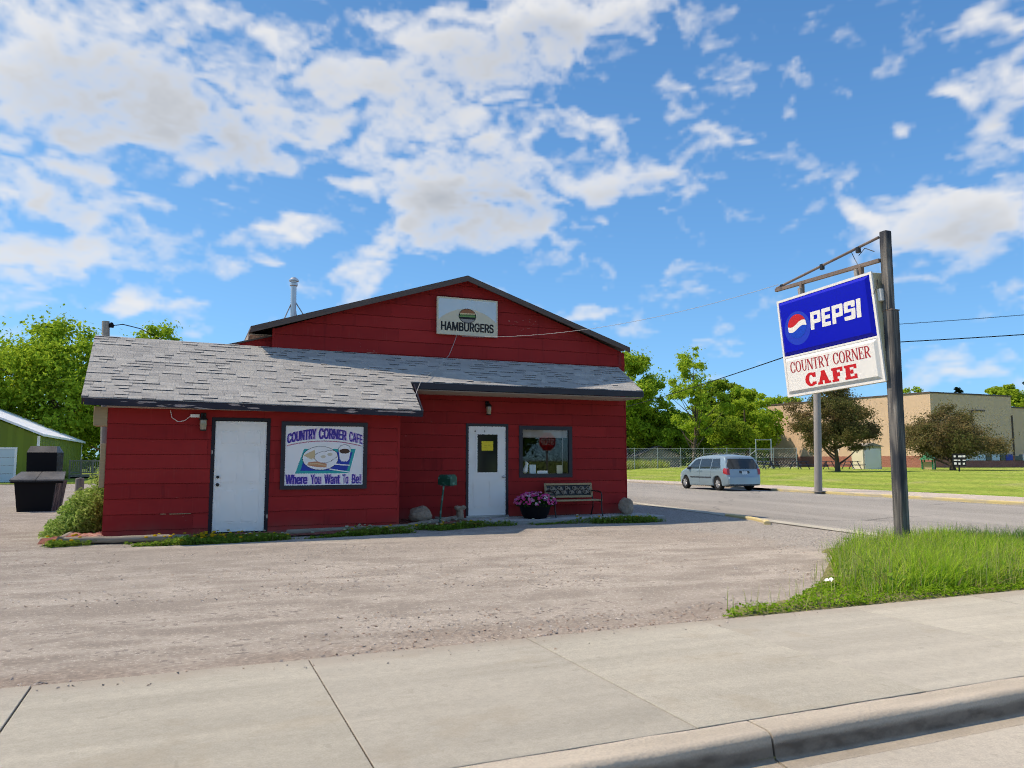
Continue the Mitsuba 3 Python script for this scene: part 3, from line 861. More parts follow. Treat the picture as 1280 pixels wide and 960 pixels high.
# things on the window sill
t = thing('cat_figurine', 'small white sitting cat figurine inside the shop window', 'figurine')
body = m3.Manifold.batch_hull([m3.Manifold.sphere(.075, 20).translate((0, 0, .08)), m3.Manifold.sphere(.045, 20).translate((.04, 0, .2))]) + m3.Manifold.sphere(.045, 20).translate((.05, 0, .255)) \
    + m3.Manifold.cylinder(.05, .018, .002, 8).translate((.03, -.02, .285)) + m3.Manifold.cylinder(.05, .018, .002, 8).translate((.03, .02, .285)) + m3.Manifold.sphere(.03, 12).translate((-.07, .03, .03))
mm = body.to_mesh()
put(t, trimesh.Trimesh(mm.vert_properties[:, :3], mm.tri_verts).apply_translation((8.05, YM + .18, 1.068)), 'mat_white_print', smooth=40)
for nm, lab, ct, b, m_ in (('blue_box', 'blue-grey box beside the cat figurine in the shop window', 'box', (8.17, 8.34, .12, .2, 1.069, 1.30), 'mat_sky_print'),
                           ('white_card', 'low white card standing in the middle of the window sill', 'card', (8.37, 8.67, .10, .13, 1.069, 1.145), 'mat_white_print'),
                           ('notice_card', 'pale yellow notice card standing at the right of the window sill', 'card', (8.93, 9.09, .10, .115, 1.069, 1.29), 'mat_cream')):
    t = thing(nm, lab, ct)
    put(t, cbx(b[0], b[1], YM + b[2], YM + b[3], b[4], b[5], .004), m_)

# wall lamps
for (lx, ly, lz, lab) in ((.24, YA - .02, 2.14, 'wall lamp with dark cap and clear glass left of the annex door'), (6.92, YM - .02, 2.70, 'wall lamp in the shade above the entrance door')):
    t = thing('wall_lamp', lab, 'lamp')
    put(t + '__bracket', [cbx(lx - .05, lx + .05, ly - .03, ly, lz + .02, lz + .20, .006), tube([(lx, ly - .02, lz + .15), (lx, ly - .07, lz + .19), (lx, ly - .12, lz + .16)], .014)], 'mat_black_iron')
    put(t + '__cap', lathe([(0, .15), (.025, .145), (.05, .11), (.085, .07), (.085, .055), (0, .055)], 14).apply_translation((lx, ly - .12, lz)), 'mat_black_iron', smooth=40)
    scene.setdefault('mat_lamp_glass', {'type': 'twosided', 'bsdf': {'type': 'principled', 'base_color': {'type': 'rgb', 'value': [.30, .25, .17]}, 'roughness': .08, 'specular': .8}})
    put(t + '__glass', lathe([(0, .055), (.062, .055), (.066, -.02), (.055, -.13), (0, -.13)], 16).apply_translation((lx, ly - .12, lz)), 'mat_lamp_glass', smooth=50)
    put(t + '__base', lathe([(0, -.13), (.066, -.13), (.06, -.155), (0, -.16)], 14).apply_translation((lx, ly - .12, lz)), 'mat_black_iron', smooth=40)
t = thing('junction_box', 'small pale junction box under the eave beside the annex lamp', 'box')
put(t, [cbx(.0, .17, YA - .09, YA - .02, 2.25, 2.31, .006), tube([(.0, YA - .05, 2.27), (-.1, YA - .06, 2.18), (-.22, YA - .05, 2.16), (-.33, YA - .04, 2.24), (-.36, YA - .03, 2.38)], .006)], 'mat_white_print')

# hamburger sign in the gable
t = thing('hamburger_sign', 'cream and pale blue sign with a burger and the word hamburgers in the gable', 'sign')
sx0, sx1, sz0, sz1, ysn = 5.60, 7.22, 4.56, 5.51, YG - .05
put(t + '__panel', cbx(sx0 + .025, sx1 - .025, ysn - .06, ysn, sz0 + .025, sz1 - .025, .004), 'mat_sky_print')
put(t + '__frame', plate(sbox(sx0, sz0, sx1, sz1).difference(sbox(sx0 + .03, sz0 + .03, sx1 - .03, sz1 - .03)), ysn, .075), 'mat_cream')
arc = Polygon([(sx0 + .03, sz0 + .03), (sx1 - .03, sz0 + .03), (sx1 - .03, sz0 + .36)] + [(sx1 - .03 - (sx1 - sx0 - .06) * i / 24, sz0 + .36 + .33 * math.sin(math.pi * i / 24) ** .8) for i in range(1, 24)] + [(sx0 + .03, sz0 + .36)])
put(t + '__cream_field', plate(arc, ysn - .0605, .003), 'mat_cream')
m = heavy_text('HAMBURGERS', 1.42, .23, .006)
m.apply_transform(UPRIGHT)
put(t + '__lettering', m.apply_translation((sx0 + .10, ysn - .064, sz0 + .10)), 'mat_ink_black')
cx, cz = sx0 + .80, sz0 + .50


def ell(cx, cz, rx, rz, a0=0, a1=360, n=30):
    return Polygon([(cx + rx * math.cos(math.radians(a)), cz + rz * math.sin(math.radians(a))) for a in np.linspace(a0, a1, n)])


bg = t + '__burger'
put(bg, plate(ell(cx, cz, .235, .19), ysn - .064, .003), 'mat_ink_black')
put(bg + '__bun', plate(ell(cx, cz + .01, .22, .165, 12, 168), ysn - .067, .003), 'mat_ink_bun')
put(bg + '__cheese', plate(Polygon([(cx - .21, cz + .035), (cx + .21, cz + .045), (cx + .2, cz + .075), (cx - .2, cz + .07)]), ysn - .0675, .003), 'mat_ink_toast')
put(bg + '__lettuce', [plate(Polygon([(cx - .22, cz - .035), (cx + .22, cz - .02), (cx + .215, cz + .01), (cx - .21, cz + .0)]), ysn - .067, .003), plate(Polygon([(cx - .2, cz + .012), (cx + .2, cz + .02), (cx + .2, cz + .036), (cx - .2, cz + .03)]), ysn - .067, .003)], 'mat_ink_lettuce')
put(bg + '__lower_bun', plate(ell(cx, cz - .05, .20, .12, 195, 345), ysn - .067, .003), 'mat_steel_grey')

# breakfast mural board on the annex
t = thing('cafe_board', 'white painted board with breakfast plate and coffee cup in a dark frame on the annex', 'sign')
bx0, bx1, bz0, bz1 = 1.73, 3.50, .815, 2.205
yb = YA - .035
put(t + '__panel', cbx(bx0 + .06, bx1 - .06, yb - .012, yb + .012, bz0 + .06, bz1 - .06, .002), 'mat_white_print')
put(t + '__frame', plate(sbox(bx0, bz0, bx1, bz1).difference(sbox(bx0 + .085, bz0 + .085, bx1 - .085, bz1 - .085)), yb + .012, .042), 'mat_navy_trim')
W_, H_ = bx1 - bx0 - .17, bz1 - bz0 - .17
ox, oz = bx0 + .085, bz0 + .085


def uv_(x, y):      # from the board's own fractions: x to the right, y down
    return (ox + W_ * x, oz + H_ * (1 - y))


def pl(pts, lev, mat_, key):
    put(f'{t}__{key}', plate(Polygon([uv_(*q) for q in pts]), yb - .0122 - .0011 * lev, .0010), mat_)


arcz = lambda fx: .235 + .36 * (fx - .5) ** 2
for dx, dz, mt, lev, nm in ((.014, -.002, 'mat_ink_pink', 0, 'letter_shadow'), (0, 0, 'mat_ink_violet', 1, 'lettering')):
    for word, a, b in (('COUNTRY', .02, .385), ('CORNER', .415, .775), ('CAFE', .81, .985)):
        m = heavy_text(word, 1, 1, .012, .0012)
        for _ in range(1):
            m = m.subdivide()
        v = np.array(m.vertices)
        fx = a + (b - a) * v[:, 0] + dx
        hgt = .185 - .10 * (fx - .5) ** 2
        fy = arcz(fx) - .015 - hgt * v[:, 1] + dz
        p = np.column_stack([ox + W_ * fx, yb - .0122 - .0011 * lev - v[:, 2], oz + H_ * (1 - fy)])
        put(f'{t}__{nm}', trimesh.Trimesh(p, m.faces, process=False), mt)
    for word, a, b, bt in (('Where', .01, .285, .985), ('You', .325, .455, .985), ('Want', .50, .70, .985), ('To', .735, .81, .985), ('Be!', .855, .975, .985)):
        m = heavy_text(word, 1, 1, .016, .0012)
        v = np.array(m.vertices)
        fx = a + (b - a) * v[:, 0] + dx
        fy = bt - .165 * v[:, 1] + dz
        put(f'{t}__{nm}', trimesh.Trimesh(np.column_stack([ox + W_ * fx, yb - .0122 - .0011 * lev - v[:, 2], oz + H_ * (1 - fy)]), m.faces, process=False), mt)
fxs = np.linspace(.02, .975, 30)
pl([(f, arcz(f) + .012) for f in fxs] + [(f, arcz(f) + .026) for f in fxs[::-1]], 0, 'mat_ink_red_line', 'underline')
pl([(.235, .39), (.90, .385), (.82, .80), (.13, .805)], 0, 'mat_ink_teal', 'placemat')
pl([(.26, .44), (.86, .44), (.79, .755), (.195, .76)], 1, 'mat_ink_blue', 'placemat')
E_ = lambda cx, cy, rx, ry, n=36, a0=0, a1=2 * math.pi: [(cx + rx * math.cos(a), cy + ry * math.sin(a)) for a in np.linspace(a0, a1, n)]
pl(E_(.445, .545, .232, .203), 2, 'mat_ink_black', 'plate_outline')
pl(E_(.445, .545, .226, .196), 3, 'mat_white_print', 'plate')
pl([(.23, .50), (.37, .40), (.385, .57)], 4, 'mat_ink_toast', 'toast')
pl([(.235, .505), (.30, .47), (.345, .575)], 5, 'mat_ink_toast', 'toast')
for cx, cy, rx, ry in ((.49, .53, .125, .10), (.575, .49, .09, .085)):
    pl(E_(cx, cy, rx, ry), 4, 'mat_ink_black', 'egg_outline')
    pl(E_(cx, cy, rx - .006, ry - .007), 5, 'mat_white_print', 'egg')
    pl(E_(cx - .01, cy - .01, .032, .028), 6, 'mat_cream', 'yolk')
pl([(.29, .615), (.41, .60), (.53, .64), (.52, .70), (.40, .695), (.28, .665)], 5, 'mat_ink_bacon', 'bacon')
pl([(.29, .635), (.41, .628), (.52, .665), (.52, .675), (.40, .648), (.285, .652)], 6, 'mat_ink_toast', 'bacon')
pl(E_(.755, .40, .085, .09), 3, 'mat_ink_black', 'cup_outline')
pl([(.675, .40), (.835, .40), (.815, .56), (.79, .60), (.72, .60), (.695, .56)], 4, 'mat_white_print', 'cup')
pl(E_(.755, .40, .079, .083), 5, 'mat_white_print', 'cup')
pl(E_(.755, .425, .068, .042), 6, 'mat_ink_coffee', 'coffee')
pl([(.59, .63), (.83, .66), (.83, .675), (.59, .655)], 5, 'mat_white_print', 'fork')
pl([(.56, .72), (.82, .775), (.82, .79), (.56, .74)], 5, 'mat_white_print', 'knife')

# ------------------------------------------------------------------ the hanging roadside sign
def frame_matrix(c, right, up):
    right, up = np.array(right, float), np.array(up, float)
    M = np.eye(4)
    M[:3, 0], M[:3, 1], M[:3, 2], M[:3, 3] = right, up, np.cross(right, up), c
    return M


_y, _r, _p = .04, -.05, .06
_a, _n = np.array([-math.sin(_y), math.cos(_y), 0]), np.array([-math.cos(_y), -math.sin(_y), 0])
_zz = np.array([0, 0, math.cos(_p)]) + _n * math.sin(_p)
SM = frame_matrix((10.03, 9.96, 3.49), -(_a * math.cos(_r) + _zz * math.sin(_r)), -_a * math.sin(_r) + _zz * math.cos(_r))
SW, SHt = 2.06, 1.76
DIV = -.17                      # the line between the blue and the white face


def on_sign(m):
    m = m.copy()
    m.apply_transform(SM)
    return m


def flat(poly, z, d=.003):
    m = prism(poly, d)
    m.apply_translation((0, 0, z))
    return m


sg = thing('hanging_sign', 'blue and white two-part light box sign hanging from the iron arm of the wooden post', 'sign')
hw, hh = SW / 2, SHt / 2
put(sg + '__case', on_sign(cbx(-hw, hw, -hh, hh, -.26, 0, .008)), 'mat_sign_can', label='rusty cream metal case of the light box')
put(sg + '__frame', [on_sign(flat(sbox(-hw - .012, -hh - .012, hw + .012, hh + .012).difference(sbox(-hw + .03, -hh + .03, hw - .03, hh - .03)), -.02, .035)), on_sign(cbx(-hw + .02, hw - .02, DIV - .018, DIV + .018, -.01, .016, .003))], 'mat_panel_white')


def pan_face(x0, x1, y0, y1, bevel, z):
    """A vacuum-formed face: sloping edges round a raised field."""
    o = [(x0, y0), (x1, y0), (x1, y1), (x0, y1)]
    i = [(x0 + bevel, y0 + bevel), (x1 - bevel, y0 + bevel), (x1 - bevel, y1 - bevel), (x0 + bevel, y1 - bevel)]
    V = [(a, b, 0.002) for a, b in o] + [(a, b, z) for a, b in i]
    F = [(4, 5, 6), (4, 6, 7)]
    for k in range(4):
        F += [(k, (k + 1) % 4, 4 + (k + 1) % 4), (k, 4 + (k + 1) % 4, 4 + k)]
    return trimesh.Trimesh(V, np.array(F), process=False)


bf = put(sg + '__blue_face', on_sign(pan_face(-hw + .03, hw - .03, DIV + .018, hh - .03, .065, .055)), 'mat_panel_blue', label='deep blue face with a white soft drink name and a red, white and blue ball')
wf = put(sg + '__white_face', on_sign(pan_face(-hw + .03, hw - .03, -hh + .03, DIV - .018, .055, .05)), 'mat_panel_white', label='white face with the cafe name in red')
gx, gy, gr = -.58, .335, .215
put(bf + '__halo', [on_sign(flat(Point(gx, gy - .035).buffer(r_, 48), .0555 + .0008 * k_, .0008)) for k_, r_ in enumerate((.30,))], 'mat_panel_halo')
ball = Point(gx, gy).buffer(gr, 64)
put(bf + '__ball', on_sign(flat(ball, .0575, .0015)), 'mat_panel_lightblue')
wv = lambda off: [(gx - .25 + .5 * i / 30, gy + off + .045 * math.sin((i / 30 - .5) * 2 * math.pi * .95)) for i in range(31)]
put(bf + '__ball_white', on_sign(flat(ball.intersection(Polygon(wv(.045) + wv(-.05)[::-1])), .0592, .0012)), 'mat_panel_white')
put(bf + '__ball_red', on_sign(flat(ball.intersection(Polygon(wv(.045) + [(gx + .3, gy + .4), (gx - .3, gy + .4)])), .0592, .0012)), 'mat_sign_red')


def blocky(ch):
    """Heavy square capitals with one rounded shoulder, 1 wide and 1 tall."""
    r = lambda a, b, c, d: sbox(a, b, c, d)
    round_ = lambda g, k: g.buffer(-k).buffer(2 * k).buffer(-k)
    if ch == 'P':
        return r(0, 0, .34, 1).union(round_(r(0, .33, 1, 1), .09)).difference(round_(r(.34, .55, .68, .80), .04))
    if ch == 'E':
        return r(0, 0, .36, 1).union(r(0, 0, .95, .22)).union(r(0, .39, .90, .60)).union(r(0, .78, .95, 1))
    if ch == 'S':
        g = round_(r(0, 0, 1, 1), .12)
        return g.difference(r(.36, .58, 1.1, .78)).difference(r(-.1, .22, .64, .42)).union(r(.36, .66, .98, .78).intersection(r(.64, .64, 1, .8)))
    return r(0, 0, 1, 1)


x, parts = -.275, []
for ch, w_ in (('P', .225), ('E', .20), ('P', .225), ('S', .225), ('I', .085)):
    g = affinity.scale(blocky(ch), w_, .31, origin=(0, 0))
    parts.append(on_sign(flat(affinity.skew(affinity.translate(g, x, .20), 4, 0, origin=(0, .2)), .0555, .003)))
    x += w_ + .026
put(bf + '__lettering', parts, 'mat_panel_white')


def serif(ch, W, st, th, sl, sh):
    """A Roman capital W wide and 1 tall: thick and thin strokes and slab serifs."""
    b = sbox

    def foot(x, y0, w=st):
        return b(x - sl, y0, x + w + sl, y0 + sh)

    def ring(x0, y0, x1, y1, hx, hy):
        c = ((x0 + x1) / 2, (y0 + y1) / 2)
        o = affinity.scale(Point(c).buffer(1, 32), (x1 - x0) / 2, (y1 - y0) / 2)
        return o.difference(affinity.scale(Point(c).buffer(1, 32), (x1 - x0) / 2 - hx, (y1 - y0) / 2 - hy))
    line = lambda p, q, w: LineString([p, q]).buffer(w / 2, cap_style=2)
    if ch == 'O':
        return ring(0, -.01, W, 1.01, st, th)
    if ch == 'C':
        return ring(0, -.01, W * 1.08, 1.01, st, th).difference(b(W * .60, .30, W * 1.2, .70)).difference(b(W * .99, -.1, W * 2, 1.1)).union(b(W - th * 1.1, .64, W, .98)).union(b(W - th, .1, W, .24))
    if ch == 'U':
        return ring(sl, -.01, W - sl, .9, st * .9, th).difference(b(-1, .42, 3, 2)).union(b(sl, .4, sl + st, 1)).union(b(W - sl - th * 1.3, .4, W - sl, 1)).union(foot(sl, 1 - sh)).union(foot(W - sl - th * 1.3, 1 - sh, th))
    if ch == 'N':
        return b(sl, 0, sl + th * 1.2, 1).union(b(W - sl - th * 1.2, 0, W - sl, 1)).union(line((sl + st * .35, 1), (W - sl - st * .3, 0), st)).intersection(b(-1, 0, 3, 1)).union(foot(sl, 0, th)).union(b(0, 1 - sh, sl + st, 1)).union(foot(W - sl - th, 1 - sh, th))
    if ch == 'T':
        c = W / 2
        return b(c - st / 2, 0, c + st / 2, 1).union(b(0, 1 - th, W, 1)).union(b(0, .72, th, 1)).union(b(W - th, .72, W, 1)).union(foot(c - st / 2, 0))
    if ch in 'RP':
        g = b(sl, 0, sl + st, 1).union(ring(sl - W * .25, .44, W * .92, 1, st, th).intersection(b(sl, 0, 3, 2))).union(foot(sl, 0)).union(b(0, 1 - sh, sl + st, 1))
        return g.union(line((sl + st + W * .14, .5), (W - st * .3, 0), st * .95).intersection(b(0, 0, 3, 1))).union(b(W - st, 0, W + sl * .3, sh))
    if ch == 'Y':
        c = W / 2
        return b(c - st / 2, 0, c + st / 2, .48).union(line((sl + st * .4, 1), (c, .42), st)).union(line((W - sl - th * .5, 1), (c, .42), th * 1.2)).intersection(b(-1, 0, 3, 1)).union(foot(c - st / 2, 0)).union(b(0, 1 - sh, sl * 2 + st, 1)).union(b(W - sl * 2 - th, 1 - sh, W, 1))
    if ch in 'EF':
        g = b(sl, 0, sl + st, 1).union(b(sl, 1 - th, W, 1)).union(b(W - th, .70, W, 1)).union(b(sl, .5 - th / 2, W * .72, .5 + th / 2)).union(b(W * .72 - th, .36, W * .72, .64)).union(b(0, 1 - sh, sl + st, 1))
        return g.union(b(0, 0, W, th)).union(b(W - th, 0, W, .32)) if ch == 'E' else g.union(foot(sl, 0))
    if ch == 'A':
        c = W / 2
        return line((c, 1), (sl + th * .4, 0), th * 1.2).union(line((c - st * .2, 1), (W - sl - st * .5, 0), st)).intersection(b(-1, 0, 3, 1)).union(b(W * .25, .27, W * .75, .27 + th)).union(foot(sl, 0, th)).union(foot(W - sl - st, 0))
    return b(0, 0, W, 1)


def serif_word(word, x0, x1, y, h, st, th, sl, sh, gap, widths):
    ws = [widths.get(c, .62) for c in word]
    k = (x1 - x0) / (sum(ws) + gap * (len(word) - 1))
    out, x = [], x0
    for c, w_ in zip(word, ws):
        if c != ' ':
            out.append(affinity.translate(affinity.scale(serif(c, w_, st, th, sl, sh), k, h, origin=(0, 0)), x, y))
        x += (w_ + gap) * k
    return out


WD = {' ': .26, 'O': .74, 'N': .72, 'T': .62, 'Y': .70, 'C': .66, 'E': .58, 'R': .66, 'U': .70}
gl = serif_word('COUNTRY CORNER', -.86, .86, -.475, .195, .15, .06, .055, .05, .075, WD)
put(wf + '__lettering', [on_sign(flat(g, .051, .003)) for g in gl[:7]], 'mat_sign_darkred')
put(wf + '__lettering', [on_sign(flat(g, .051, .003)) for g in gl[7:]], 'mat_sign_darkred')
put(wf + '__big_lettering', [on_sign(flat(g, .051, .003)) for g in serif_word('CAFE', -.545, .56, -.765, .235, .27, .17, .075, .17, .10, {'C': .74, 'A': .86, 'F': .72, 'E': .76})], 'mat_sign_red')
# small box on the case's end, straps
put(sg + '__ballast_box', on_sign(cbx(hw, hw + .07, .40, .60, -.20, -.07, .008)), 'mat_panel_white')
put(sg + '__strap', [on_sign(cbx(-.62, -.56, hh, hh + .16, -.16, -.10, .004))], 'mat_steel_grey')
put(sg + '__strap', [on_sign(cbx(.62, .68, hh, hh + .16, -.16, -.10, .004))], 'mat_steel_grey')

mat('mat_arm_rust', lambda p, n, uv: mix((.10, .075, .065), (.24, .19, .16), fbm(p.x * 6, p.y * 6, p.z * 6, 4)), .7, .3)
ps = thing('sign_post', 'tall weathered square wooden post in the tall grass carrying the hanging sign', 'post')
mpost = cbx(-.086, .086, -.086, .086, -.3, 3.80, .014)
put(ps + '__lower_post', moved(mpost, (10.27, 8.85, 0), .04), 'mat_weathered_wood')
put(ps + '__upper_post', moved(cbx(-.066, .066, -.066, .066, 3.8, 5.09, .010), (10.245, 8.865, 0), .04), 'mat_weathered_wood')
put(ps + '__collar', moved(cbx(-.092, .092, -.092, .092, 3.78, 3.80, .004), (10.27, 8.85, 0), .04), 'mat_arm_rust')
put(ps + '__arm', beam((10.17, 8.93, 4.62), (10.17, 11.32, 4.62), .06, .06), 'mat_arm_rust')
put(ps + '__brace_arm', tube([(10.17, 8.93, 5.0), (10.17, 11.30, 4.655)], .024), 'mat_arm_rust')
for yy, zz in ((9.35, 4.93), (10.15, 4.83), (11.15, 4.68)):
    put(ps + '__clamp', moved(cbx(-.03, .03, -.035, .035, -.08, .02, .006), (10.17, yy, zz)), 'mat_black_iron')
put(ps + '__turnbuckle', [tube([(10.16, 9.5, 4.93), (10.165, 9.42, 4.75), (10.15, 9.35, 4.64)], .006), tube([(10.14, 9.0, 4.78), (10.1, 9.15, 4.87), (10.1, 9.28, 4.78)], .007), tube([(10.12, 8.95, 4.30), (10.05, 8.90, 4.2), (10.0, 8.93, 4.05)], .007)], 'mat_black_iron')
put(ps + '__hanger', [cbx(10.13, 10.21, 9.28, 9.34, 4.40, 4.62, .006), cbx(10.13, 10.21, 10.62, 10.68, 4.38, 4.62, .006)], 'mat_arm_rust')


def sag(a, b, drop, n=26):
    a, b = np.array(a, float), np.array(b, float)
    t = np.linspace(0, 1, n)[:, None]
    return a + (b - a) * t - np.array([0, 0, 4 * drop]) * t * (1 - t)


t = thing('supply_wire', 'thin white wire sagging from the gable sign to the iron arm of the wooden post', 'wire')
mat('mat_old_wire', (.42, .42, .42), .6, .2)
put(t, tube(sag((6.25, 18.22, 4.52), (10.17, 11.25, 4.72), .30), .0048, 6), 'mat_old_wire')
t = thing('drop_wire', 'thin pale wire running down from the gable sign over the porch roof edge', 'wire')
put(t, [tube([(6.12, 18.22, 4.56), (6.02, 18.2, 4.3), (5.9, 18.18, 4.02), (5.5, 17.75, 3.68), (4.85, 17.0, 3.22), (4.62, 16.5, 2.95), (4.5, 16.2, 2.82)], .0055, 6)], 'mat_old_wire')

# ------------------------------------------------------------------ things by the walls
GZ = -.085                                     # the ground along the front


def log(name, lab, a, b, r, group=None, seed=0):
    t = thing(name, lab, 'timber', group)
    a, b = np.array(a, float), np.array(b, float)
    n = max(4, int(np.linalg.norm(b - a) / .12))
    pts = a + (b - a) * np.linspace(0, 1, n)[:, None]
    pts[:, 2] += .015 * (meshkit.fbm(pts * 1.7 + seed, 3, seed) - .5)
    rr = r * (1 + .22 * (meshkit.fbm(pts * 2.5 + 9 + seed, 3, seed + 1) - .5))
    put(t, tube(pts, rr, 12), 'mat_log', smooth=40)


setting('flower_bed', cat_([grid(np.linspace(-2.4, 4.2, 40), np.linspace(15.9, 16.5, 5), lambda x, y: -.075 + .05 * np.clip((y - 15.9) * 3, 0, 1) + .03 * meshkit.fbm(np.stack([x, y, 0 * x], -1) * 3, 3, 1)),
                            grid(np.linspace(-2.3, -1.4, 10), np.linspace(16.4, 19.5, 20), lambda x, y: -.04 + .04 * meshkit.fbm(np.stack([x, y, 0 * x], -1) * 3, 3, 1)),
                            grid(np.linspace(4.2, 6.15, 16), np.linspace(16.5, 18.2, 12), lambda x, y: -.03 + .05 * meshkit.fbm(np.stack([x, y, 0 * x], -1) * 3, 3, 1))]), 'mat_mulch', smooth=True)
log('edging_timber', 'grey round edging timber lying along the foot of the annex wall left of its door', (-2.0, 15.98, -.02), (.06, 15.70, -.02), .062, None, 1)
log('edging_timber', 'short grey edging timber at the left end of the bed, running back beside the weeds', (-2.07, 16.02, -.01), (-1.98, 18.0, .0), .06, None, 2)
log('edging_timber', 'grey round edging timber along the wall under the breakfast board', (1.86, 16.06, -.02), (4.5, 16.42, -.01), .055, None, 3)
log('edging_timber', 'grey edging timber turning back towards the entrance slab behind the mailbox post', (4.45, 16.38, .0), (5.95, 17.75, .03), .06, None, 4)
log('edging_timber', 'lower short timber half hidden in grass beside the mailbox post', (4.2, 16.2, -.06), (5.3, 16.9, -.06), .05, None, 5)
log('edging_timber', 'loose thin board lying on the mulch beside the small stump', (5.45, 17.75, .05), (6.0, 17.35, .04), .03, None, 6)
setting('annex_step', cbx(.22, 1.72, 15.86, 16.42, -.2, -.055, .01), 'mat_slab')
setting('entrance_slab', cbx(6.12, 11.35, 16.95, 18.19, -.25, -.002, .015), 'mat_slab')


def put_rock(lab, c, r, seed, squash, group=None):
    t = thing('boulder', lab, 'boulder', group)
    put(t, rock(r, seed, 4, .35, squash).apply_translation(c), 'mat_boulder', smooth=True)


put_rock('rounded tan boulder on the mulch in the corner between annex and front wall', (4.98, 17.35, .16), .255, 3, (1.02, .85, .82))
put_rock('upright tan boulder standing on the slab by the right corner of the cafe', (10.72, 17.82, .20), .24, 8, (.82, .8, 1.02))
t = thing('small_stump', 'small crumbling tan stump at the left end of the entrance slab', 'stump')
put(t, [lathe([(0, -.05), (.12, -.05), (.10, .05), (.085, .2), (.12, .27), (.10, .29), (0, .27)], 10).apply_translation((6.1, 17.85, .02)), rock(.085, 4, 2, .4).apply_translation((6.03, 17.8, .26)), rock(.07, 6, 2, .4).apply_translation((6.18, 17.85, .27))], 'mat_boulder', smooth=50)
ms = []
for k in range(70):
    x_, y_ = rng.uniform(-2.05, -1.42), rng.uniform(16.05, 16.95)
    ms.append(rock(rng.uniform(.03, .075), k, 1, .4, (1.2, .9, .6)).apply_translation((x_, y_, -.0)))
labels['bed_stones'] = {'kind': 'stuff', 'label': 'reddish lava stones in the bed at the left corner of the annex', 'category': 'stones'}
mat('mat_lava', lambda p, n, uv: mix((.30, .12, .09), (.46, .27, .22), cell_rand(p.x * 9, p.y * 9, 0)), .9, .1)
put('bed_stones', ms, 'mat_lava')
labels['mulch_chips'] = {'kind': 'stuff', 'label': 'dark mulch chips in the corner bed beside the boulder', 'category': 'mulch'}
ms = []
for k in range(260):
    m = trimesh.creation.box((rng.uniform(.03, .09), rng.uniform(.015, .04), .012))
    m.apply_transform(trimesh.transformations.euler_matrix(rng.uniform(-.5, .5), rng.uniform(-.5, .5), rng.uniform(0, 6.3)))
    x_ = rng.uniform(4.25, 6.1)
    ms.append(m.apply_translation((x_, rng.uniform(max(16.55, 16.5 + (x_ - 4.5) * .85), 18.15), .015)))
put('mulch_chips', ms, 'mat_mulch')

# mailbox
t = thing('mailbox', 'green arched mailbox on a thin leaning post in front of the shaded wall', 'mailbox')
mat('mat_mail_green', lambda p, n, uv: mix((.012, .085, .055), (.10, .27, .20), smoothstep(.55, .75, fbm(p.x * 9, p.y * 9, p.z * 9, 3))), .45, .4)
prof = Polygon([(-.10, 0), (.10, 0), (.10, .14)] + [(.10 * math.cos(a), .14 + .10 * math.sin(a)) for a in np.linspace(.2, math.pi - .2, 10)] + [(-.10, .14)])
mb = prism(prof, .40)
mb.apply_transform(np.array([[0, 0, 1, -.20], [1, 0, 0, 0], [0, 1, 0, 0], [0, 0, 0, 1.0]]))
mdoor = prism(prof.buffer(.006), .02)
mdoor.apply_transform(np.array([[0, 0, 1, .198], [1, 0, 0, 0], [0, 1, 0, 0], [0, 0, 0, 1.0]]))
MB = (5.56, 17.2, .845)
put(t + '__box', moved(mb, MB, -1.12), 'mat_mail_green', smooth=35)
put(t + '__door', moved(mdoor, MB, -1.12), 'mat_mail_green', smooth=35, label='paler weathered front door of the mailbox')
put(t + '__bracket', moved(cbx(-.16, .16, -.07, .07, -.03, .0, .005), MB, -1.12), 'mat_weathered_wood')
put(t + '__post', tube([(5.36, 17.12, -.15), (5.40, 17.14, .3), (5.47, 17.16, .83)], .022, 8), 'mat_mail_green')

# bench
t = thing('garden_bench', 'small garden bench with tan slats and ornate iron back panel under the shop window', 'bench')
BX0, BX1, by = 8.42, 9.78, 17.62
zs = .40
for i in range(4):
    put(t + '__seat_slat', cbx(BX0 - .02, BX1 + .02, by - .20 + .105 * i, by - .105 + .105 * i, zs - .012, zs + .016, .006), 'mat_tan_wood')
bz, ybk = .475, by + .30
tilt = lambda z: ybk + (z - bz) * .22


def back_beam(x0, z0, x1, z1, w_):
    return beam((x0, tilt(z0), z0), (x1, tilt(z1), z1), .03, w_)


put(t + '__back_frame', [back_beam(BX0, .485, BX1, .485, .055), back_beam(BX0, .80, BX1, .80, .05), beam((BX0 + .02, tilt(.46), .46), (BX0 + .02, tilt(.82), .82), .05, .03), beam((BX1 - .02, tilt(.46), .46), (BX1 - .02, tilt(.82), .82), .05, .03)], 'mat_tan_wood')
ms, ms2 = [], []
for k in range(12):
    cx_ = BX0 + .10 + k * .105
    a = np.linspace(0, 1.7 * math.pi, 14)
    rr_ = .055 * (1 - .5 * a / a[-1])
    up_ = 1 if k % 2 else -1
    zc = .645 + .05 * up_
    ms.append(tube([(cx_ + r_ * math.cos(q), tilt(zc + up_ * r_ * math.sin(q)), zc + up_ * r_ * math.sin(q)) for q, r_ in zip(a, rr_)], .010, 6))
    lf = ell(0, 0, .055, .024, n=10)
    for s in (-1, 1):
        g = affinity.translate(affinity.rotate(lf, rng.uniform(20, 70) * s, origin=(0, 0)), cx_ + .04 * s, .645 + .045 * s * up_)
        p_ = plate(g, 0, .008)
        v = np.array(p_.vertices)
        v[:, 1] += tilt(v[:, 2]) + .004
        p_.vertices = v
        ms2.append(p_)
ms.append(tube([(BX0 + .04 + i * .064, tilt(.645) - .004, .645 + .06 * math.sin(i * 1.5)) for i in range(21)], .011, 6))
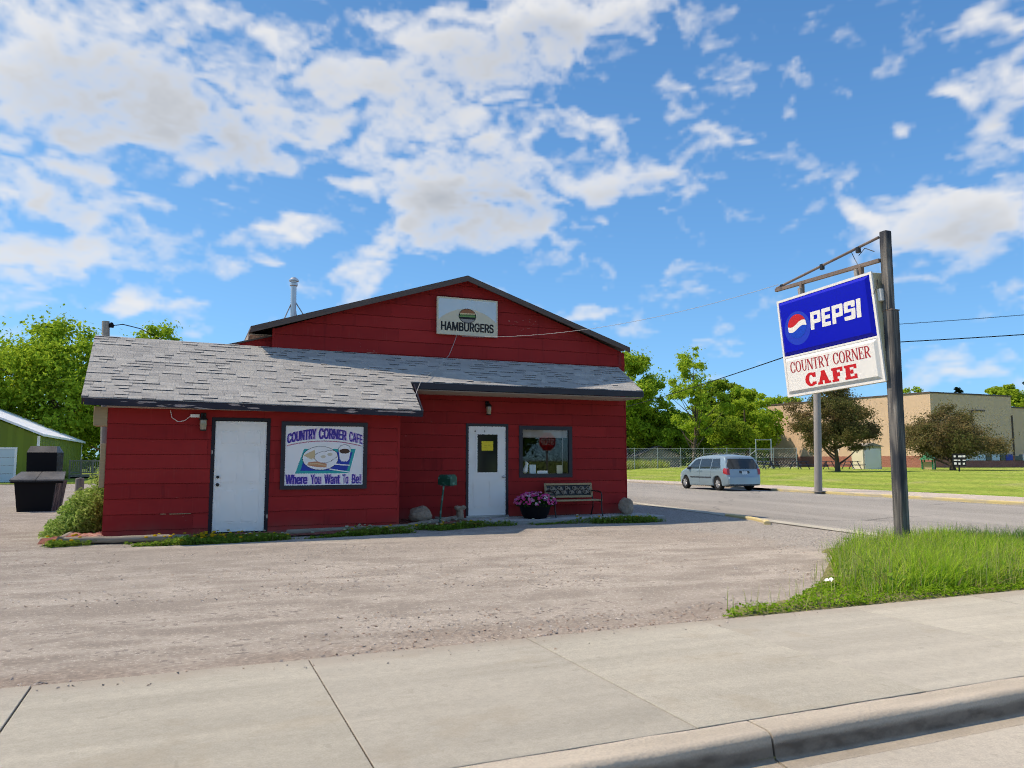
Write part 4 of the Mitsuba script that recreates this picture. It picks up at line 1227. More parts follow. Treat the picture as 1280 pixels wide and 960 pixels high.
put(t + '__back_panel', ms + ms2, 'mat_scroll_iron', smooth=50, label='openwork iron back panel of scrolls and leaves')
put(t + '__back_panel__plate', trimesh.Trimesh([(BX0 + .03, tilt(.51) + .02, .51), (BX1 - .03, tilt(.51) + .02, .51), (BX1 - .03, tilt(.78) + .02, .78), (BX0 + .03, tilt(.78) + .02, .78)], [(0, 1, 2), (0, 2, 3)], process=False), 'mat_black_iron')
for x_, nm in ((BX0 + .02, 'l'), (BX1 - .02, 'r')):
    put(t + '__end_frame', [tube([(x_, by - .27, .0), (x_, by - .21, .16), (x_, by - .20, .385), (x_, by - .22, .52), (x_, by - .18, .60), (x_, by - .05, .62), (x_, tilt(.64), .63)], .017, 8), tube([(x_, by + .36, .0), (x_, by + .26, .2), (x_, by + .24, .385), (x_, tilt(.5), .5), (x_, tilt(.84), .84)], .017, 8), tube([(x_, by - .2, .375), (x_, by + .25, .375)], .015, 8)], 'mat_black_iron', smooth=50)

# flower tub
FT = (7.90, 17.42, 0.0)
t = thing('flower_tub', 'black tub of pink and purple petunias on the slab beside the entrance door', 'planter')
put(t + '__tub', lathe([(0, .0), (.27, .0), (.33, .10), (.40, .32), (.42, .33), (.42, .36), (.38, .36), (.37, .30), (0, .29)], 28).apply_translation(FT), 'mat_black_plastic', smooth=40)


def leaves(P, N, size, cols, aspect=.55, fold=False):
    """One four-cornered leaf at each point P, N its normal."""
    n = len(P)
    N = N / (np.linalg.norm(N, axis=1, keepdims=True) + 1e-9)
    a = np.cross(N, rng.normal(size=(n, 3)))
    a /= np.linalg.norm(a, axis=1, keepdims=True) + 1e-9
    b = np.cross(N, a)
    s = np.broadcast_to(size, (n,))[:, None]
    V = np.stack([P - a * s * .5, P + b * s * .5 * aspect + N * s * .06, P + a * s * .5, P - b * s * .5 * aspect + N * s * .06], 1).reshape(-1, 3)
    i = np.arange(n)[:, None] * 4
    F = np.vstack([i + np.array([0, 1, 2]), i + np.array([0, 2, 3])])
    return trimesh.Trimesh(V, F, process=False), np.repeat(cols, 4, axis=0)


def tint(n, a, b, jit=.15):
    t_ = rng.random((n, 1))
    c = np.array(a) * (1 - t_) + np.array(b) * t_
    return np.clip(c * (1 + jit * rng.normal(size=(n, 1))), .004, .9)


n = 2600
th, ph = rng.uniform(0, 2 * math.pi, n), np.arccos(rng.uniform(-.15, 1, n))
d_ = np.column_stack([np.cos(th) * np.sin(ph), np.sin(th) * np.sin(ph), np.cos(ph)])
P = d_ * np.array([.50, .44, .27]) * rng.uniform(.55, 1.0, (n, 1)) + np.array(FT) + (0, 0, .34)
m, c = leaves(P, d_ + rng.normal(size=(n, 3)) * .6, rng.uniform(.04, .08, n), tint(n, (.02, .06, .012), (.06, .13, .025)))
put(t + '__foliage', m, 'mat_leaf', color=c)
ms, cs = [], []
PET = [(.80, .07, .36), (.85, .30, .54), (.55, .07, .42), (.88, .70, .78), (.75, .05, .27)]
for k in range(230):
    th_, ph_ = rng.uniform(0, 2 * math.pi), math.acos(rng.uniform(.02, 1))
    q = np.array([math.cos(th_) * math.sin(ph_), math.sin(th_) * math.sin(ph_), math.cos(ph_)])
    pos = q * np.array([.52, .46, .285]) * rng.uniform(.92, 1.06) + np.array(FT) + (0, 0, .345)
    N_ = q + rng.normal(size=3) * .35 + np.array([0, -.3, .2])
    N_ /= np.linalg.norm(N_)
    a_ = np.cross(N_, (0, 0, 1.0) if abs(N_[2]) < .9 else (1.0, 0, 0))
    a_ /= np.linalg.norm(a_)
    b_ = np.cross(N_, a_)
    r_ = rng.uniform(.026, .042)
    V = [pos - N_ * .012]
    for j in range(10):
        rr_ = r_ * (1 if j % 2 == 0 else .80)
        V.append(pos + rr_ * (a_ * math.cos(j * math.pi / 5) + b_ * math.sin(j * math.pi / 5)) + N_ * .006)
    ms.append(trimesh.Trimesh(V, [(0, j + 1, (j + 1) % 10 + 1) for j in range(10)], process=False))
    c_ = np.array(PET[rng.choice(5, p=[.38, .30, .06, .14, .12])]) * rng.uniform(.85, 1.15)
    cs.append(np.vstack([c_ * .6 + .1, np.tile(c_, (10, 1))]))
put(t + '__blossoms', ms, 'mat_petal', color=np.vstack(cs), kind='stuff')

# stop sign at the street corner beside the frame: the shop window mirrors it
t = thing('stop_sign', 'red octagonal stop sign at the street corner, mirrored in the shop window', 'sign')
oc = Polygon([(.41 * math.cos(math.pi / 8 + k * math.pi / 4), .41 * math.sin(math.pi / 8 + k * math.pi / 4)) for k in range(8)])
M = frame_matrix((13.55, 7.75, 2.18), (-1, 0, 0), (0, 0, 1))
for nm, ms, m_ in (('plate', [flat(oc, -.004, .004)], 'mat_panel_white'), ('face', [flat(oc.buffer(-.022), .0005, .002)], 'mat_sign_red'), ('lettering', [fit_text('STOP', .60, .27, .003).apply_translation((-.30, -.135, .003))], 'mat_panel_white')):
    put(f'{t}__{nm}', [q.apply_transform(M) for q in ms], m_)
put(t + '__post', beam((13.55, 7.71, -.3), (13.55, 7.71, 2.5), .06, .05, up=(0, 1, 0)), 'mat_steel_grey')

# ------------------------------------------------------------------ left: post, dumpster, bollard
t = thing('utility_post', 'short grey wooden utility post standing close behind the left end of the annex', 'post')
put(t + '__post', tube([(-1.80, 20.75, -.3), (-1.87, 20.72, 2.3), (-1.97, 20.7, 4.75)], [.10, .095, .085], 12), 'mat_grey_wood', smooth=40)
put(t + '__wire', tube([(-1.96, 20.68, 4.62), (-1.6, 20.68, 4.70), (-1.2, 20.7, 4.62), (-.6, 20.7, 4.3)], .012, 6), 'mat_black_plastic')
put(t + '__insulator', lathe([(0, 0), (.05, .0), (.06, .06), (.03, .12), (0, .13)], 10).apply_translation((-1.84, 20.66, 4.60)), 'mat_black_plastic', smooth=40)
t = thing('dumpster', 'black plastic dumpster with two sloping grey lids in front of the green barn', 'dumpster')
fb, bb = [(-4.62, 26.7, -.13), (-3.78, 26.7, -.13)], [(-4.62, 27.9, -.13), (-3.66, 27.9, -.13)]
V = np.array([(-4.60, 26.70, -.12), (-3.72, 26.70, -.12), (-3.62, 27.85, -.12), (-4.60, 27.85, -.12), (-4.70, 26.62, .80), (-3.62, 26.62, .80), (-3.50, 27.9, .80), (-4.70, 27.9, .80)])
put(t + '__body', trimesh.convex.convex_hull(V), 'mat_black_plastic')
put(t + '__side_panel', trimesh.convex.convex_hull(np.vstack([V[[1, 2, 6, 5]] + (.012, 0, 0), V[[1, 2, 6, 5]] + (-.01, 0, 0)])), 'mat_weathered_wood', label='dusty grey-brown right side')
mat('mat_lid', lambda p, n, uv: mix((.045, .046, .05), (.12, .115, .11), fbm(p.x * 3, p.y * 3, 0, 3)), .5, .4)
for a, b in ((-4.80, -4.14), (-4.125, -3.40)):
    V = np.array([(a, 26.50, .80), (b, 26.50, .80), (b - .10 * (b > -3.5), 27.5, 1.02), (a + .12 * (a < -4.5), 27.5, 1.02)])
    put(t + '__lid', trimesh.convex.convex_hull(np.vstack([V, V + (0, 0, .05)])), 'mat_lid')
put(t + '__rim', cbx(-4.78, -3.44, 26.54, 26.62, .74, .81, .01), 'mat_black_plastic')
t = thing('black_bin', 'tall black bin with a sloping-edged lid standing right behind the dumpster', 'bin')
V = np.array([(-4.62, 28.1, -.12), (-3.80, 28.1, -.12), (-3.80, 29.0, -.12), (-4.62, 29.0, -.12), (-4.66, 28.05, 1.66), (-3.84, 28.05, 1.66), (-3.78, 29.05, 1.66), (-4.66, 29.05, 1.66), (-4.60, 28.25, 1.86), (-3.88, 28.25, 1.86), (-3.88, 28.9, 1.86), (-4.60, 28.9, 1.86)])
put(t + '__body', trimesh.convex.convex_hull(V[:8]), 'mat_black_plastic')
put(t + '__lid', trimesh.convex.convex_hull(V[4:] + (0, 0, .004)), 'mat_lid')
t = thing('wooden_bollard', 'short round wooden bollard with a pale top behind the weeds', 'bollard')
put(t, lathe([(0, -.3), (.135, -.3), (.135, .78), (.12, .82), (0, .83)], 16).apply_translation((-3.36, 29.8, 0)), 'mat_grey_wood', smooth=35)

# ------------------------------------------------------------------ the minivan
mat('mat_van_paint', (.27, .355, .41), .32, .5, clearcoat=1.0, clearcoat_gloss=.95, metallic=.45)
mat('mat_van_glass', (.012, .016, .018), .04, .7, clearcoat=1.0)
mat('mat_tyre', (.018, .018, .018), .85, .2)
mat('mat_wheel', (.52, .52, .53), .3, .5, metallic=.6)
mat('mat_tail_red', (.36, .010, .018), .15, .6, clearcoat=1.0)
mat('mat_van_trim', (.045, .055, .065), .6, .3)
van = thing('minivan', 'pale blue minivan parked at the far kerb of the side street, seen from behind', 'van')
VL = [(.05, .30), (0, .42), (0, .60), (.05, .66), (.09, .80), (.13, 1.02), (.40, 1.58), (.47, 1.645), (.62, 1.70), (1.3, 1.755), (2.1, 1.755), (2.7, 1.70), (3.05, 1.61), (3.92, 1.10), (4.2, 1.0), (4.7, .86), (4.93, .74), (5.03, .62), (5.03, .38), (4.97, .26), (4.2, .22), (.4, .24)]
VW = .98
silh = np.array(VL[4:18])


def van_warp(v):
    """From the plain extrusion to the body: tumblehome, rounded ends in plan, rounded tail and nose."""
    x, y, z = v[:, 0].copy(), v[:, 1].copy(), v[:, 2].copy()
    w_ = 1 - .05 * np.clip((.75 - z) / .5, 0, 1) ** 2 - .235 * np.clip((z - .95) / .80, 0, 1.1) ** 1.35
    w_ *= 1 - .10 * np.clip((.45 - x) / .45, 0, 1) ** 2 - .20 * np.clip((x - 4.1) / .95, 0, 1) ** 2
    f = y / VW
    x = x + .10 * f ** 2 * np.clip((1.0 - x) / 1.0, 0, 1) - .30 * f ** 2 * np.clip((x - 3.2) / 1.8, 0, 1)
    z = z - .05 * f ** 2 * np.clip((z - 1.5) / .25, 0, 1)
    return np.column_stack([x, y * w_, z])


def as_mesh(mn):
    q = mn.to_mesh()
    return trimesh.Trimesh(q.vert_properties[:, :3], q.tri_verts)


def ccw(p):
    p = np.array(p, float)
    x, y = p.T
    return p if (x * np.roll(y, -1) - y * np.roll(x, -1)).sum() > 0 else p[::-1]


def extr_y(poly, y0, y1):
    cs = m3.CrossSection([ccw(poly)])
    return cs.extrude(y1 - y0).rotate((90, 0, 0)).translate((0, y1, 0))


body = extr_y(VL, -VW, VW)
WX, WR = (.98, 4.02), .335
for wx in WX:
    body = body - m3.Manifold.cylinder(3, WR + .055, WR + .055, 40, True).rotate((90, 0, 0)).translate((wx, 0, .33))
    body = body + m3.Manifold.cube((.85, 1.2, .5), True).translate((wx, 0, .62))
bm = as_mesh(body.refine_to_length(.085))
bm.vertices = van_warp(np.array(bm.vertices))
trimesh.smoothing.filter_taubin(bm, iterations=4)
VS = 1.03
VPOS, VROT = (25.32, 30.72, -.085), math.pi / 2 - .085


def on_van(m):
    return moved(m, VPOS, VROT, VS)


put(van + '__body', on_van(bm), 'mat_van_paint', smooth=38)


def side_patch(poly, sgn, out=.012, th=.02):
    mn = extr_y(poly, VW - th, VW) if sgn > 0 else extr_y(poly, -VW, -VW + th)
    m = as_mesh(mn.refine_to_length(.08))
    v = van_warp(np.array(m.vertices))
    v[:, 1] += sgn * out
    m.vertices = v
    return m


for sgn in (1, -1):
    for nm, poly in (('quarter_window', [(.62, 1.08), (1.48, 1.06), (1.46, 1.55), (.86, 1.57)]), ('sliding_door_window', [(1.55, 1.06), (2.52, 1.05), (2.48, 1.56), (1.53, 1.57)]), ('front_door_window', [(2.60, 1.05), (3.66, 1.06), (3.05, 1.47), (2.85, 1.545), (2.56, 1.56)])):
        put(f'{van}__{nm}', on_van(side_patch(poly, sgn)), 'mat_van_glass', smooth=30)
    put(f'{van}__side_moulding', on_van(side_patch([(1.5, .60), (3.45, .60), (3.45, .665), (1.5, .665)], sgn, .018)), 'mat_van_trim', smooth=30)
    put(f'{van}__door_seam', on_van(cat_([side_patch([(2.535, .40), (2.548, .40), (2.548, 1.04), (2.535, 1.04)], sgn, .0035), side_patch([(1.505, .62), (1.518, .62), (1.518, 1.04), (1.505, 1.04)], sgn, .0035), side_patch([(.45, 1.005), (1.5, 1.005), (1.5, 1.017), (.45, 1.017)], sgn, .0035)])), 'mat_van_trim')
    put(f'{van}__door_handle', on_van(cat_([side_patch([(2.62, .93), (2.78, .93), (2.78, .965), (2.62, .965)], sgn, .028), side_patch([(2.32, .93), (2.48, .93), (2.48, .965), (2.32, .965)], sgn, .028)])), 'mat_van_paint')
    put(f'{van}__tail_light', on_van(side_patch([(.055, .78), (.33, .84), (.36, 1.0), (.30, 1.10), (.10, 1.06), (.07, .9)], sgn, .014, .14)), 'mat_tail_red', smooth=30)
    put(f'{van}__headlight', on_van(side_patch([(4.5, .66), (5.0, .62), (4.92, .73), (4.55, .82)], sgn, .006, .3)), 'mat_wheel', smooth=30)
    mir = trimesh.creation.icosphere(2, 1)
    mir.apply_scale((.09, .11, .085))
    put(f'{van}__mirror', on_van(mir.apply_translation((3.45, sgn * 1.03, 1.08))), 'mat_van_trim', smooth=True)
    for wx in WX:
        w_ = put(f'{van}__wheel', on_van(lathe([(.19, -.11), (.30, -.115), (WR - .01, -.09), (WR, -.05), (WR, .05), (WR - .01, .09), (.30, .115), (.19, .11), (.19, -.11)], 36).apply_transform(trimesh.transformations.rotation_matrix(math.pi / 2, (1, 0, 0))).apply_translation((wx, sgn * .83, WR))), 'mat_tyre', smooth=40)
        rim = [lathe([(.0, .0), (.215, .0), (.215, .03), (.195, .03), (.185, .012), (.0, .02)], 30)]
        for k in range(7):
            rim.append(moved(cbx(.04, .195, -.022, .022, .018, .045, .006), (0, 0, 0), k * 2 * math.pi / 7))
        rim.append(lathe([(0, .02), (.06, .02), (.05, .055), (0, .06)], 16))
        rm = cat_(rim)
        rm.apply_transform(trimesh.transformations.rotation_matrix(-sgn * math.pi / 2, (1, 0, 0)))
        put(w_ + '__rim', on_van(rm.apply_translation((wx, sgn * .90, WR))), 'mat_wheel', smooth=30)


def rear_patch(poly, out, th=.03, front=False):
    """Polygon in (y, z) laid on the sloping tail or the windscreen."""
    cs = m3.CrossSection([ccw(poly)])
    m = as_mesh(cs.extrude(1.0).refine_to_length(.09))
    v = np.array(m.vertices)
    y, z, d = v[:, 0], v[:, 1], v[:, 2]
    xs_ = np.interp(z, [.0, .66, .80, 1.02, 1.58, 1.645, 1.7], [0, .05, .09, .13, .40, .47, .62]) if not front else np.interp(z, [1.0, 1.10, 1.61, 1.70], [4.2, 3.92, 3.05, 2.7])
    s = 1 if front else -1
    x = xs_ + s * (out - th * np.where(d > .5, 0, 1))
    m.vertices = van_warp(np.column_stack([x, y, z]))
    m.fix_normals()
    return m


put(f'{van}__rear_window', on_van(rear_patch([(-.86, 1.06), (.86, 1.06), (.93, 1.20), (.84, 1.54), (-.84, 1.54), (-.93, 1.20)], .014)), 'mat_van_glass', smooth=30)
put(f'{van}__windscreen', on_van(rear_patch([(-.88, 1.13), (.88, 1.13), (.82, 1.56), (-.82, 1.56)], .012, front=True)), 'mat_van_glass', smooth=30)
put(f'{van}__plate_recess', on_van(rear_patch([(-.30, .84), (.30, .84), (.30, .97), (-.30, .97)], .006)), 'mat_van_trim')
put(f'{van}__licence_plate', on_van(rear_patch([(-.16, .80), (.16, .80), (.16, .95), (-.16, .95)], .014)), 'mat_sky_print')
put(f'{van}__bumper', on_van(rear_patch([(-.96, .33), (.96, .33), (.97, .60), (.93, .655), (-.93, .655), (-.97, .60)], .05, .10)), 'mat_van_paint', smooth=40)
put(f'{van}__bumper_lip', on_van(rear_patch([(-.95, .27), (.95, .27), (.95, .33), (-.95, .33)], .03, .10)), 'mat_van_trim')
put(f'{van}__roof_rail', on_van(tube([(.9, .60, 1.75), (1.0, .60, 1.79), (2.6, .60, 1.79), (2.75, .60, 1.74)], .018)), 'mat_van_trim')
put(f'{van}__roof_rail', on_van(tube([(.9, -.60, 1.75), (1.0, -.60, 1.79), (2.6, -.60, 1.79), (2.75, -.60, 1.74)], .018)), 'mat_van_trim')
put(f'{van}__underbody', on_van(bx(.5, 4.6, -.72, .72, .20, .42)), 'mat_tyre')

# ------------------------------------------------------------------ far buildings
mat('mat_barn_green', lambda p, n, uv: C3(.155, .205, .014) * (.9 + .2 * fbm(p.x * .4, p.y * .4, p.z * .5, 3)) * (.93 + .14 * smoothstep(.4, .6, noise(p.x * 4.5, p.y * 4.5, 0))), .5, .3)
mat('mat_barn_roof', (.82, .83, .84), .5, .3)
t = thing('green_barn', 'green metal barn with white roof, white corner trim and a white garage door', 'barn')
bxr, by0, by1, rx, eh, rh = -9.6, 62.0, 85.0, -16.6, 3.12, 6.1
put(t + '__wall', [plate(Polygon([(bxr, -.3), (bxr, eh), (rx, rh), (2 * rx - bxr, eh), (2 * rx - bxr, -.3)]), by0 + .1, .1), bx(bxr - .1, bxr, by0 + .1, by1, -.3, eh)], 'mat_barn_green')
for k in range(46):
    yy = by0 + .4 + k * .5
    if k % 2 == 0:
        put(t + '__rib', bx(bxr + .001, bxr + .014, yy, yy + .07, -.1, eh - .05), 'mat_barn_green')
for k in range(14):
    put(t + '__rib', bx(bxr - .5 - k * .5, bxr - .44 - k * .5, by0 - .014, by0 - .001, 2.45 if k > 2 else -.1, eh + .30 + k * .20), 'mat_barn_green')
for s in (1, -1):
    xe = bxr + .30 if s > 0 else 2 * rx - bxr - .3
    ze = eh - .03 if s > 0 else eh - .03
    V = np.array([(xe, by0 - .35, ze), (rx, by0 - .35, rh + .12), (rx, by1 + .3, rh + .12), (xe, by1 + .3, ze)])
    put(t + '__roof', trimesh.convex.convex_hull(np.vstack([V, V + (0, 0, .16)])), 'mat_barn_roof')
put(t + '__corner_trim', cbx(bxr - .12, bxr + .04, by0 - .05, by0 + .12, -.1, eh), 'mat_white_print')
put(t + '__corner_trim', cbx(bxr - .05, bxr + .05, by1 - .1, by1 + .05, -.1, eh), 'mat_white_print')
gd = put(t + '__garage_door', cbx(-14.2, -11.0, by0 - .05, by0 - .005, -.05, 2.2), 'mat_sky_print', label='white garage door')
put(gd + '__frame', plate(sbox(-14.3, -.05, -10.86, 2.32).difference(sbox(-14.2, -.06, -11.0, 2.2)), by0 - .005, .08), 'mat_white_print')
for k in range(3):
    put(gd + '__panel_seam', bx(-14.2, -11.0, by0 - .056, by0 - .051, .5 + k * .55, .53 + k * .55), 'mat_steel_grey')
t = thing('wooden_deck', 'grey wooden deck with a picket railing between the barn and the utility post', 'deck')
put(t + '__floor', bx(-9.2, -5.8, 74, 77, .05, .22), 'mat_grey_wood')
put(t + '__rail', [bx(-9.2, -5.8, 73.95, 74.05, 1.36, 1.46), bx(-9.2, -5.8, 73.96, 74.04, .36, .44)], 'mat_grey_wood')
for k in range(5):
    put(t + '__railing_post', bx(-9.2 + k * .85, -9.08 + k * .85, 73.93, 74.07, -.1, 1.5), 'mat_grey_wood')
for k in range(24):
    put(t + '__picket', bx(-9.12 + k * .142, -9.06 + k * .142, 73.97, 74.03, .4, 1.4), 'mat_grey_wood')
put(t + '__skirt', bx(-9.2, -5.8, 74.1, 76.9, -.2, .05), 'mat_dark_inside')

t = thing('grey_shed', 'low grey shed with a dark gable roof beyond the chain link fence', 'shed')
mat('mat_shed_grey', (.17, .165, .155), .8, .1)
mat('mat_dark_roof', (.055, .055, .06), .85, .1)
A, B = np.array([53.05, 75.9]), np.array([48.7, 77.7])
d_ = (A - B) / np.linalg.norm(A - B)
nrm = np.array([-d_[1], d_[0]])
def at2(u_, v_, z_):
    q = B + d_ * u_ + nrm * v_
    return (q[0], q[1], z_)
Ls = float(np.linalg.norm(A - B))
V = [at2(0, 0, .3), at2(Ls, 0, .3), at2(Ls, 0, 1.98), at2(Ls * .48, 0, 3.0), at2(0, 0, 2.1), at2(0, 7, .3), at2(Ls, 7, .3), at2(Ls, 7, 1.98), at2(Ls * .48, 7, 3.0), at2(0, 7, 2.1)]
put(t + '__wall', trimesh.convex.convex_hull(np.array(V)), 'mat_shed_grey')
for a, b in (((-.5, 1.85), (Ls * .48, 3.06)), ((Ls * .48, 3.06), (Ls + .5, 1.72))):
    V = np.array([at2(a[0], -.35, a[1]), at2(b[0], -.35, b[1]), at2(b[0], 7.3, b[1]), at2(a[0], 7.3, a[1])])
    put(t + '__roof', trimesh.convex.convex_hull(np.vstack([V, V + (0, 0, .10)])), 'mat_dark_roof')
V = np.array([at2(-3.2, .3, .3), at2(0, .3, .3), at2(0, 5, .3), at2(-3.2, 5, .3), at2(-3.2, .3, 1.75), at2(-.05, .3, 1.75), at2(-.05, 5, 1.75), at2(-3.2, 5, 1.75)])
put(t + '__side_wing', trimesh.convex.convex_hull(V), 'mat_dark_roof')

# chain link fence
t = thing('chain_link_fence', 'long chain link fence with steel posts between the lawn and the trees', 'fence')
fa, fbb = np.array([40.5, 70.1]), np.array([58.2, 62.6])
nF = 9
for k in range(nF):
    q = fa + (fbb - fa) * k / (nF - 1)
    put(t + '__fence_post', tube([(q[0], q[1], .3), (q[0], q[1], 2.75)], .04, 8), 'mat_galvanized', smooth=40)
put(t + '__top_rail', tube([(*fa, 2.68), (*fbb, 2.68)], .025, 6), 'mat_galvanized')
put(t + '__mid_rail', tube([(*fa, 1.75), (*fbb, 1.75)], .018, 6), 'mat_galvanized')
ms = []
Lf = float(np.linalg.norm(fbb - fa))
for k in range(int(Lf / .28) + 8):
    for s in (1, -1):
        u0 = k * .28 - (2.1 if s > 0 else 0)
        u1 = u0 + s * 2.1 if s > 0 else u0 - 2.1
        a_, b_ = max(0, min(u0, Lf)), max(0, min(u1, Lf))
        if abs(a_ - b_) < .05:
            continue
        za, zb = .6 + 2.05 * abs(a_ - u0) / 2.1, .6 + 2.05 * abs(b_ - u0) / 2.1
        qa, qb = fa + (fbb - fa) * a_ / Lf, fa + (fbb - fa) * b_ / Lf
        ms.append(tube([(*qa, za), (*qb, zb)], .006, 3, False))
put(t + '__wire_mesh', ms, 'mat_galvanized', kind='stuff')
t = thing('ball_backstop', 'tall steel backstop frame with a slanting brace behind the minivan', 'backstop')
put(t + '__frame_post', tube([(50.4, 59.6, .2), (50.4, 59.6, 3.5)], .05, 8), 'mat_galvanized')
put(t + '__frame_post', tube([(51.75, 59.0, .2), (51.75, 59.0, 3.5)], .05, 8), 'mat_galvanized')
for z_ in (3.4, 2.45, 1.3):
    put(t + '__crossbar', tube([(50.4, 59.6, z_), (51.75, 59.0, z_)], .033, 8), 'mat_galvanized')
put(t + '__brace', tube([(50.4, 59.6, 2.4), (48.9, 60.3, 1.1)], .035, 8), 'mat_galvanized')

# picnic tables
mat('mat_table_blue', (.030, .040, .085), .5, .3)
for i, (x_, y_, rz_, lab) in enumerate(((47.9, 55.6, .3, 'dark picnic table just right of the minivan roof'), (49.6, 56.6, .5, 'dark picnic table partly hidden behind the nearer tables on the lawn'),
                                     (50.7, 54.2, .25, 'dark picnic table in the middle of the row on the lawn'), (52.9, 53.3, .35, 'dark picnic table left of the grey steel pole'), (54.9, 52.3, .3, 'dark picnic table between steel pole and round crabapple tree'))):
    t = thing('picnic_table', lab, 'table', 'picnic tables on the lawn')
    f = lambda m: moved(m, (x_, y_, float(lawn_z(np.array(x_), np.array(y_))) + .0), rz_)
    put(t + '__tabletop', f(cbx(-.95, .95, -.38, .38, .72, .77, .01)), 'mat_table_blue')
    for s in (1, -1):
        put(t + '__seat', f(cbx(-.95, .95, s * .72 - .14, s * .72 + .14, .42, .46, .01)), 'mat_table_blue')
        put(t + '__leg', f(cat_([beam((s * .65, -.6, 0), (s * .65, -.22, .72), .07, .05), beam((s * .65, .6, 0), (s * .65, .22, .72), .07, .05), beam((s * .65, -.75, .40), (s * .65, .75, .40), .06, .04)])), 'mat_table_blue')

# school
mat('mat_stucco', lambda p, n, uv: mix((.68, .50, .35), (.60, .44, .31), fbm(p.x * .3, p.y * .3, p.z * .5, 4)), .9, .1)
mat('mat_stucco_dim', (.36, .29, .215), .9, .1)


def far_brick(p, n, uv):
    row_ = p.z / .075
    u_ = (p.x + p.y) / .24 + .5 * (dr.floor(row_) - 2 * dr.floor(row_ / 2))
    m = dr.maximum(smoothstep(.38, .46, dr.abs(row_ - dr.floor(row_) - .5)), smoothstep(.44, .48, dr.abs(u_ - dr.floor(u_) - .5)))
    return mix(mix((.30, .105, .075), (.38, .16, .115), cell_rand(u_, row_, 1)), (.36, .30, .26), m * .6)


mat('mat_far_brick', far_brick, .9, .1)
t = thing('school_building', 'large flat-roofed tan stucco building with a brick base across the lawn', 'building')
P = Polygon([(75.6, 60.6), (88.9, 60.6), (88.9, 62.2), (150, 62.2), (150, 110), (70.5, 110), (72.9, 82.5)])
g0, g1, g2 = .2, 1.95, 8.88
hi = Polygon([(75.6, 60.6), (88.9, 60.6), (88.9, 84), (72.85, 84)])
hi_long = Polygon([(75.6, 60.6), (88.9, 60.6), (88.9, 83.4), (72.8, 83.4)])
wall = prism(hi_long, g2 - g1).apply_translation((0, 0, g1))
put(t + '__tall_wall', wall, 'mat_stucco')
put(t + '__brick_base', prism(hi_long.buffer(.03, join_style=2), g1 - g0).apply_translation((0, 0, g0)), 'mat_far_brick')
put(t + '__coping', prism(hi_long.buffer(.08, join_style=2), .16).apply_translation((0, 0, g2)), 'mat_rake_brown')
wing = Polygon([(88.95, 62.0), (150, 62.0), (150, 80), (88.95, 80)])
put(t + '__low_wing', prism(wing, 7.72 - g1).apply_translation((0, 0, g1)), 'mat_stucco')
put(t + '__low_wing_base', prism(wing.buffer(.03, join_style=2), g1 - g0).apply_translation((0, 0, g0)), 'mat_far_brick')
put(t + '__coping', prism(wing.buffer(.07, join_style=2).intersection(sbox(88.96, 0, 200, 200)), .14).apply_translation((0, 0, 7.72)), 'mat_rake_brown')
put(t + '__ledge', bx(82.0, 84.2, 60.45, 60.6, 7.05, 7.18), 'mat_rake_brown')
put(t + '__downpipe', bx(82.0, 82.12, 60.48, 60.6, 5.0, 7.05), 'mat_rake_brown')
put(t + '__downpipe', bx(88.75, 88.88, 60.46, 60.6, 2, 6.7), 'mat_rake_brown')
put(t + '__buttress', bx(88.96, 90.6, 61.2, 62.0, 1.98, 6.9), 'mat_stucco')
rr = random.Random(9)
x = 80.6
while x < 108:
    w_ = rr.uniform(.7, 1.5)
    yq = 60.6 if x + w_ < 88.8 else 61.98
    if not (x < 88.9 < x + w_):
        put(t + '__window', bx(x, x + w_ - .12, yq - .10, yq - .035, 1.45, 2.15), ('mat_sky_print', 'mat_white_print', 'mat_ink_blue', 'mat_window_dark', 'mat_panel_lightblue')[rr.choice((0, 1, 1, 3, 3, 2))])
    x += w_
t = thing('white_hut', 'small cream storage hut with a low gable roof half hidden by the wooden sign post', 'hut')
V = np.array([(56.65, 52.6, .4), (58.25, 52.0, .4), (59.6, 54.6, .4), (58.0, 55.2, .4)])
put(t + '__wall', trimesh.convex.convex_hull(np.vstack([V, V + (0, 0, 2.3)])), 'mat_cream')
V = np.array([(56.45, 52.45, 2.7), (58.4, 51.75, 2.7), (59.8, 54.6, 2.7), (57.85, 55.3, 2.7), (57.4, 52.1, 3.05), (58.8, 54.9, 3.05)])
put(t + '__roof', trimesh.convex.convex_hull(V), 'mat_soffit')
put(t + '__door', trimesh.convex.convex_hull(np.array([(56.75, 52.52, .5), (58.15, 52.0, .5), (56.75, 52.52, 2.5), (58.15, 52.0, 2.5), (56.74, 52.5, .5), (58.14, 51.98, .5), (56.74, 52.5, 2.5), (58.14, 51.98, 2.5)])), 'mat_white_print')
t = thing('basketball_hoop', 'basketball hoop with a white backboard in front of the tan wall', 'hoop')
put(t + '__pole', tube([(57.2, 56.2, .3), (57.2, 56.2, 2.9)], .05, 8), 'mat_steel_grey')
put(t + '__backboard', moved(cbx(-.55, .55, -.02, .02, 2.2, 3.0, .01), (57.1, 56.0, 0), .9), 'mat_white_print')
rg = lathe([(.215, -.01), (.235, -.01), (.235, .01), (.215, .01), (.215, -.01)], 18)
put(t + '__ring', moved(rg, (56.75, 55.85, 2.4)), 'mat_sign_red')
t = thing('lawn_sign', 'small black sign board with pale marks on a thin post by the low crabapple tree', 'sign')
put(t + '__post', tube([(50.3, 38.3, .4), (50.3, 38.3, 1.2)], .05, 8), 'mat_black_iron')
put(t + '__board', moved(cbx(-.42, .42, -.03, .03, 1.05, 1.9, .01), (50.2, 38.2, 0), -.9), 'mat_ink_black')
ms = []
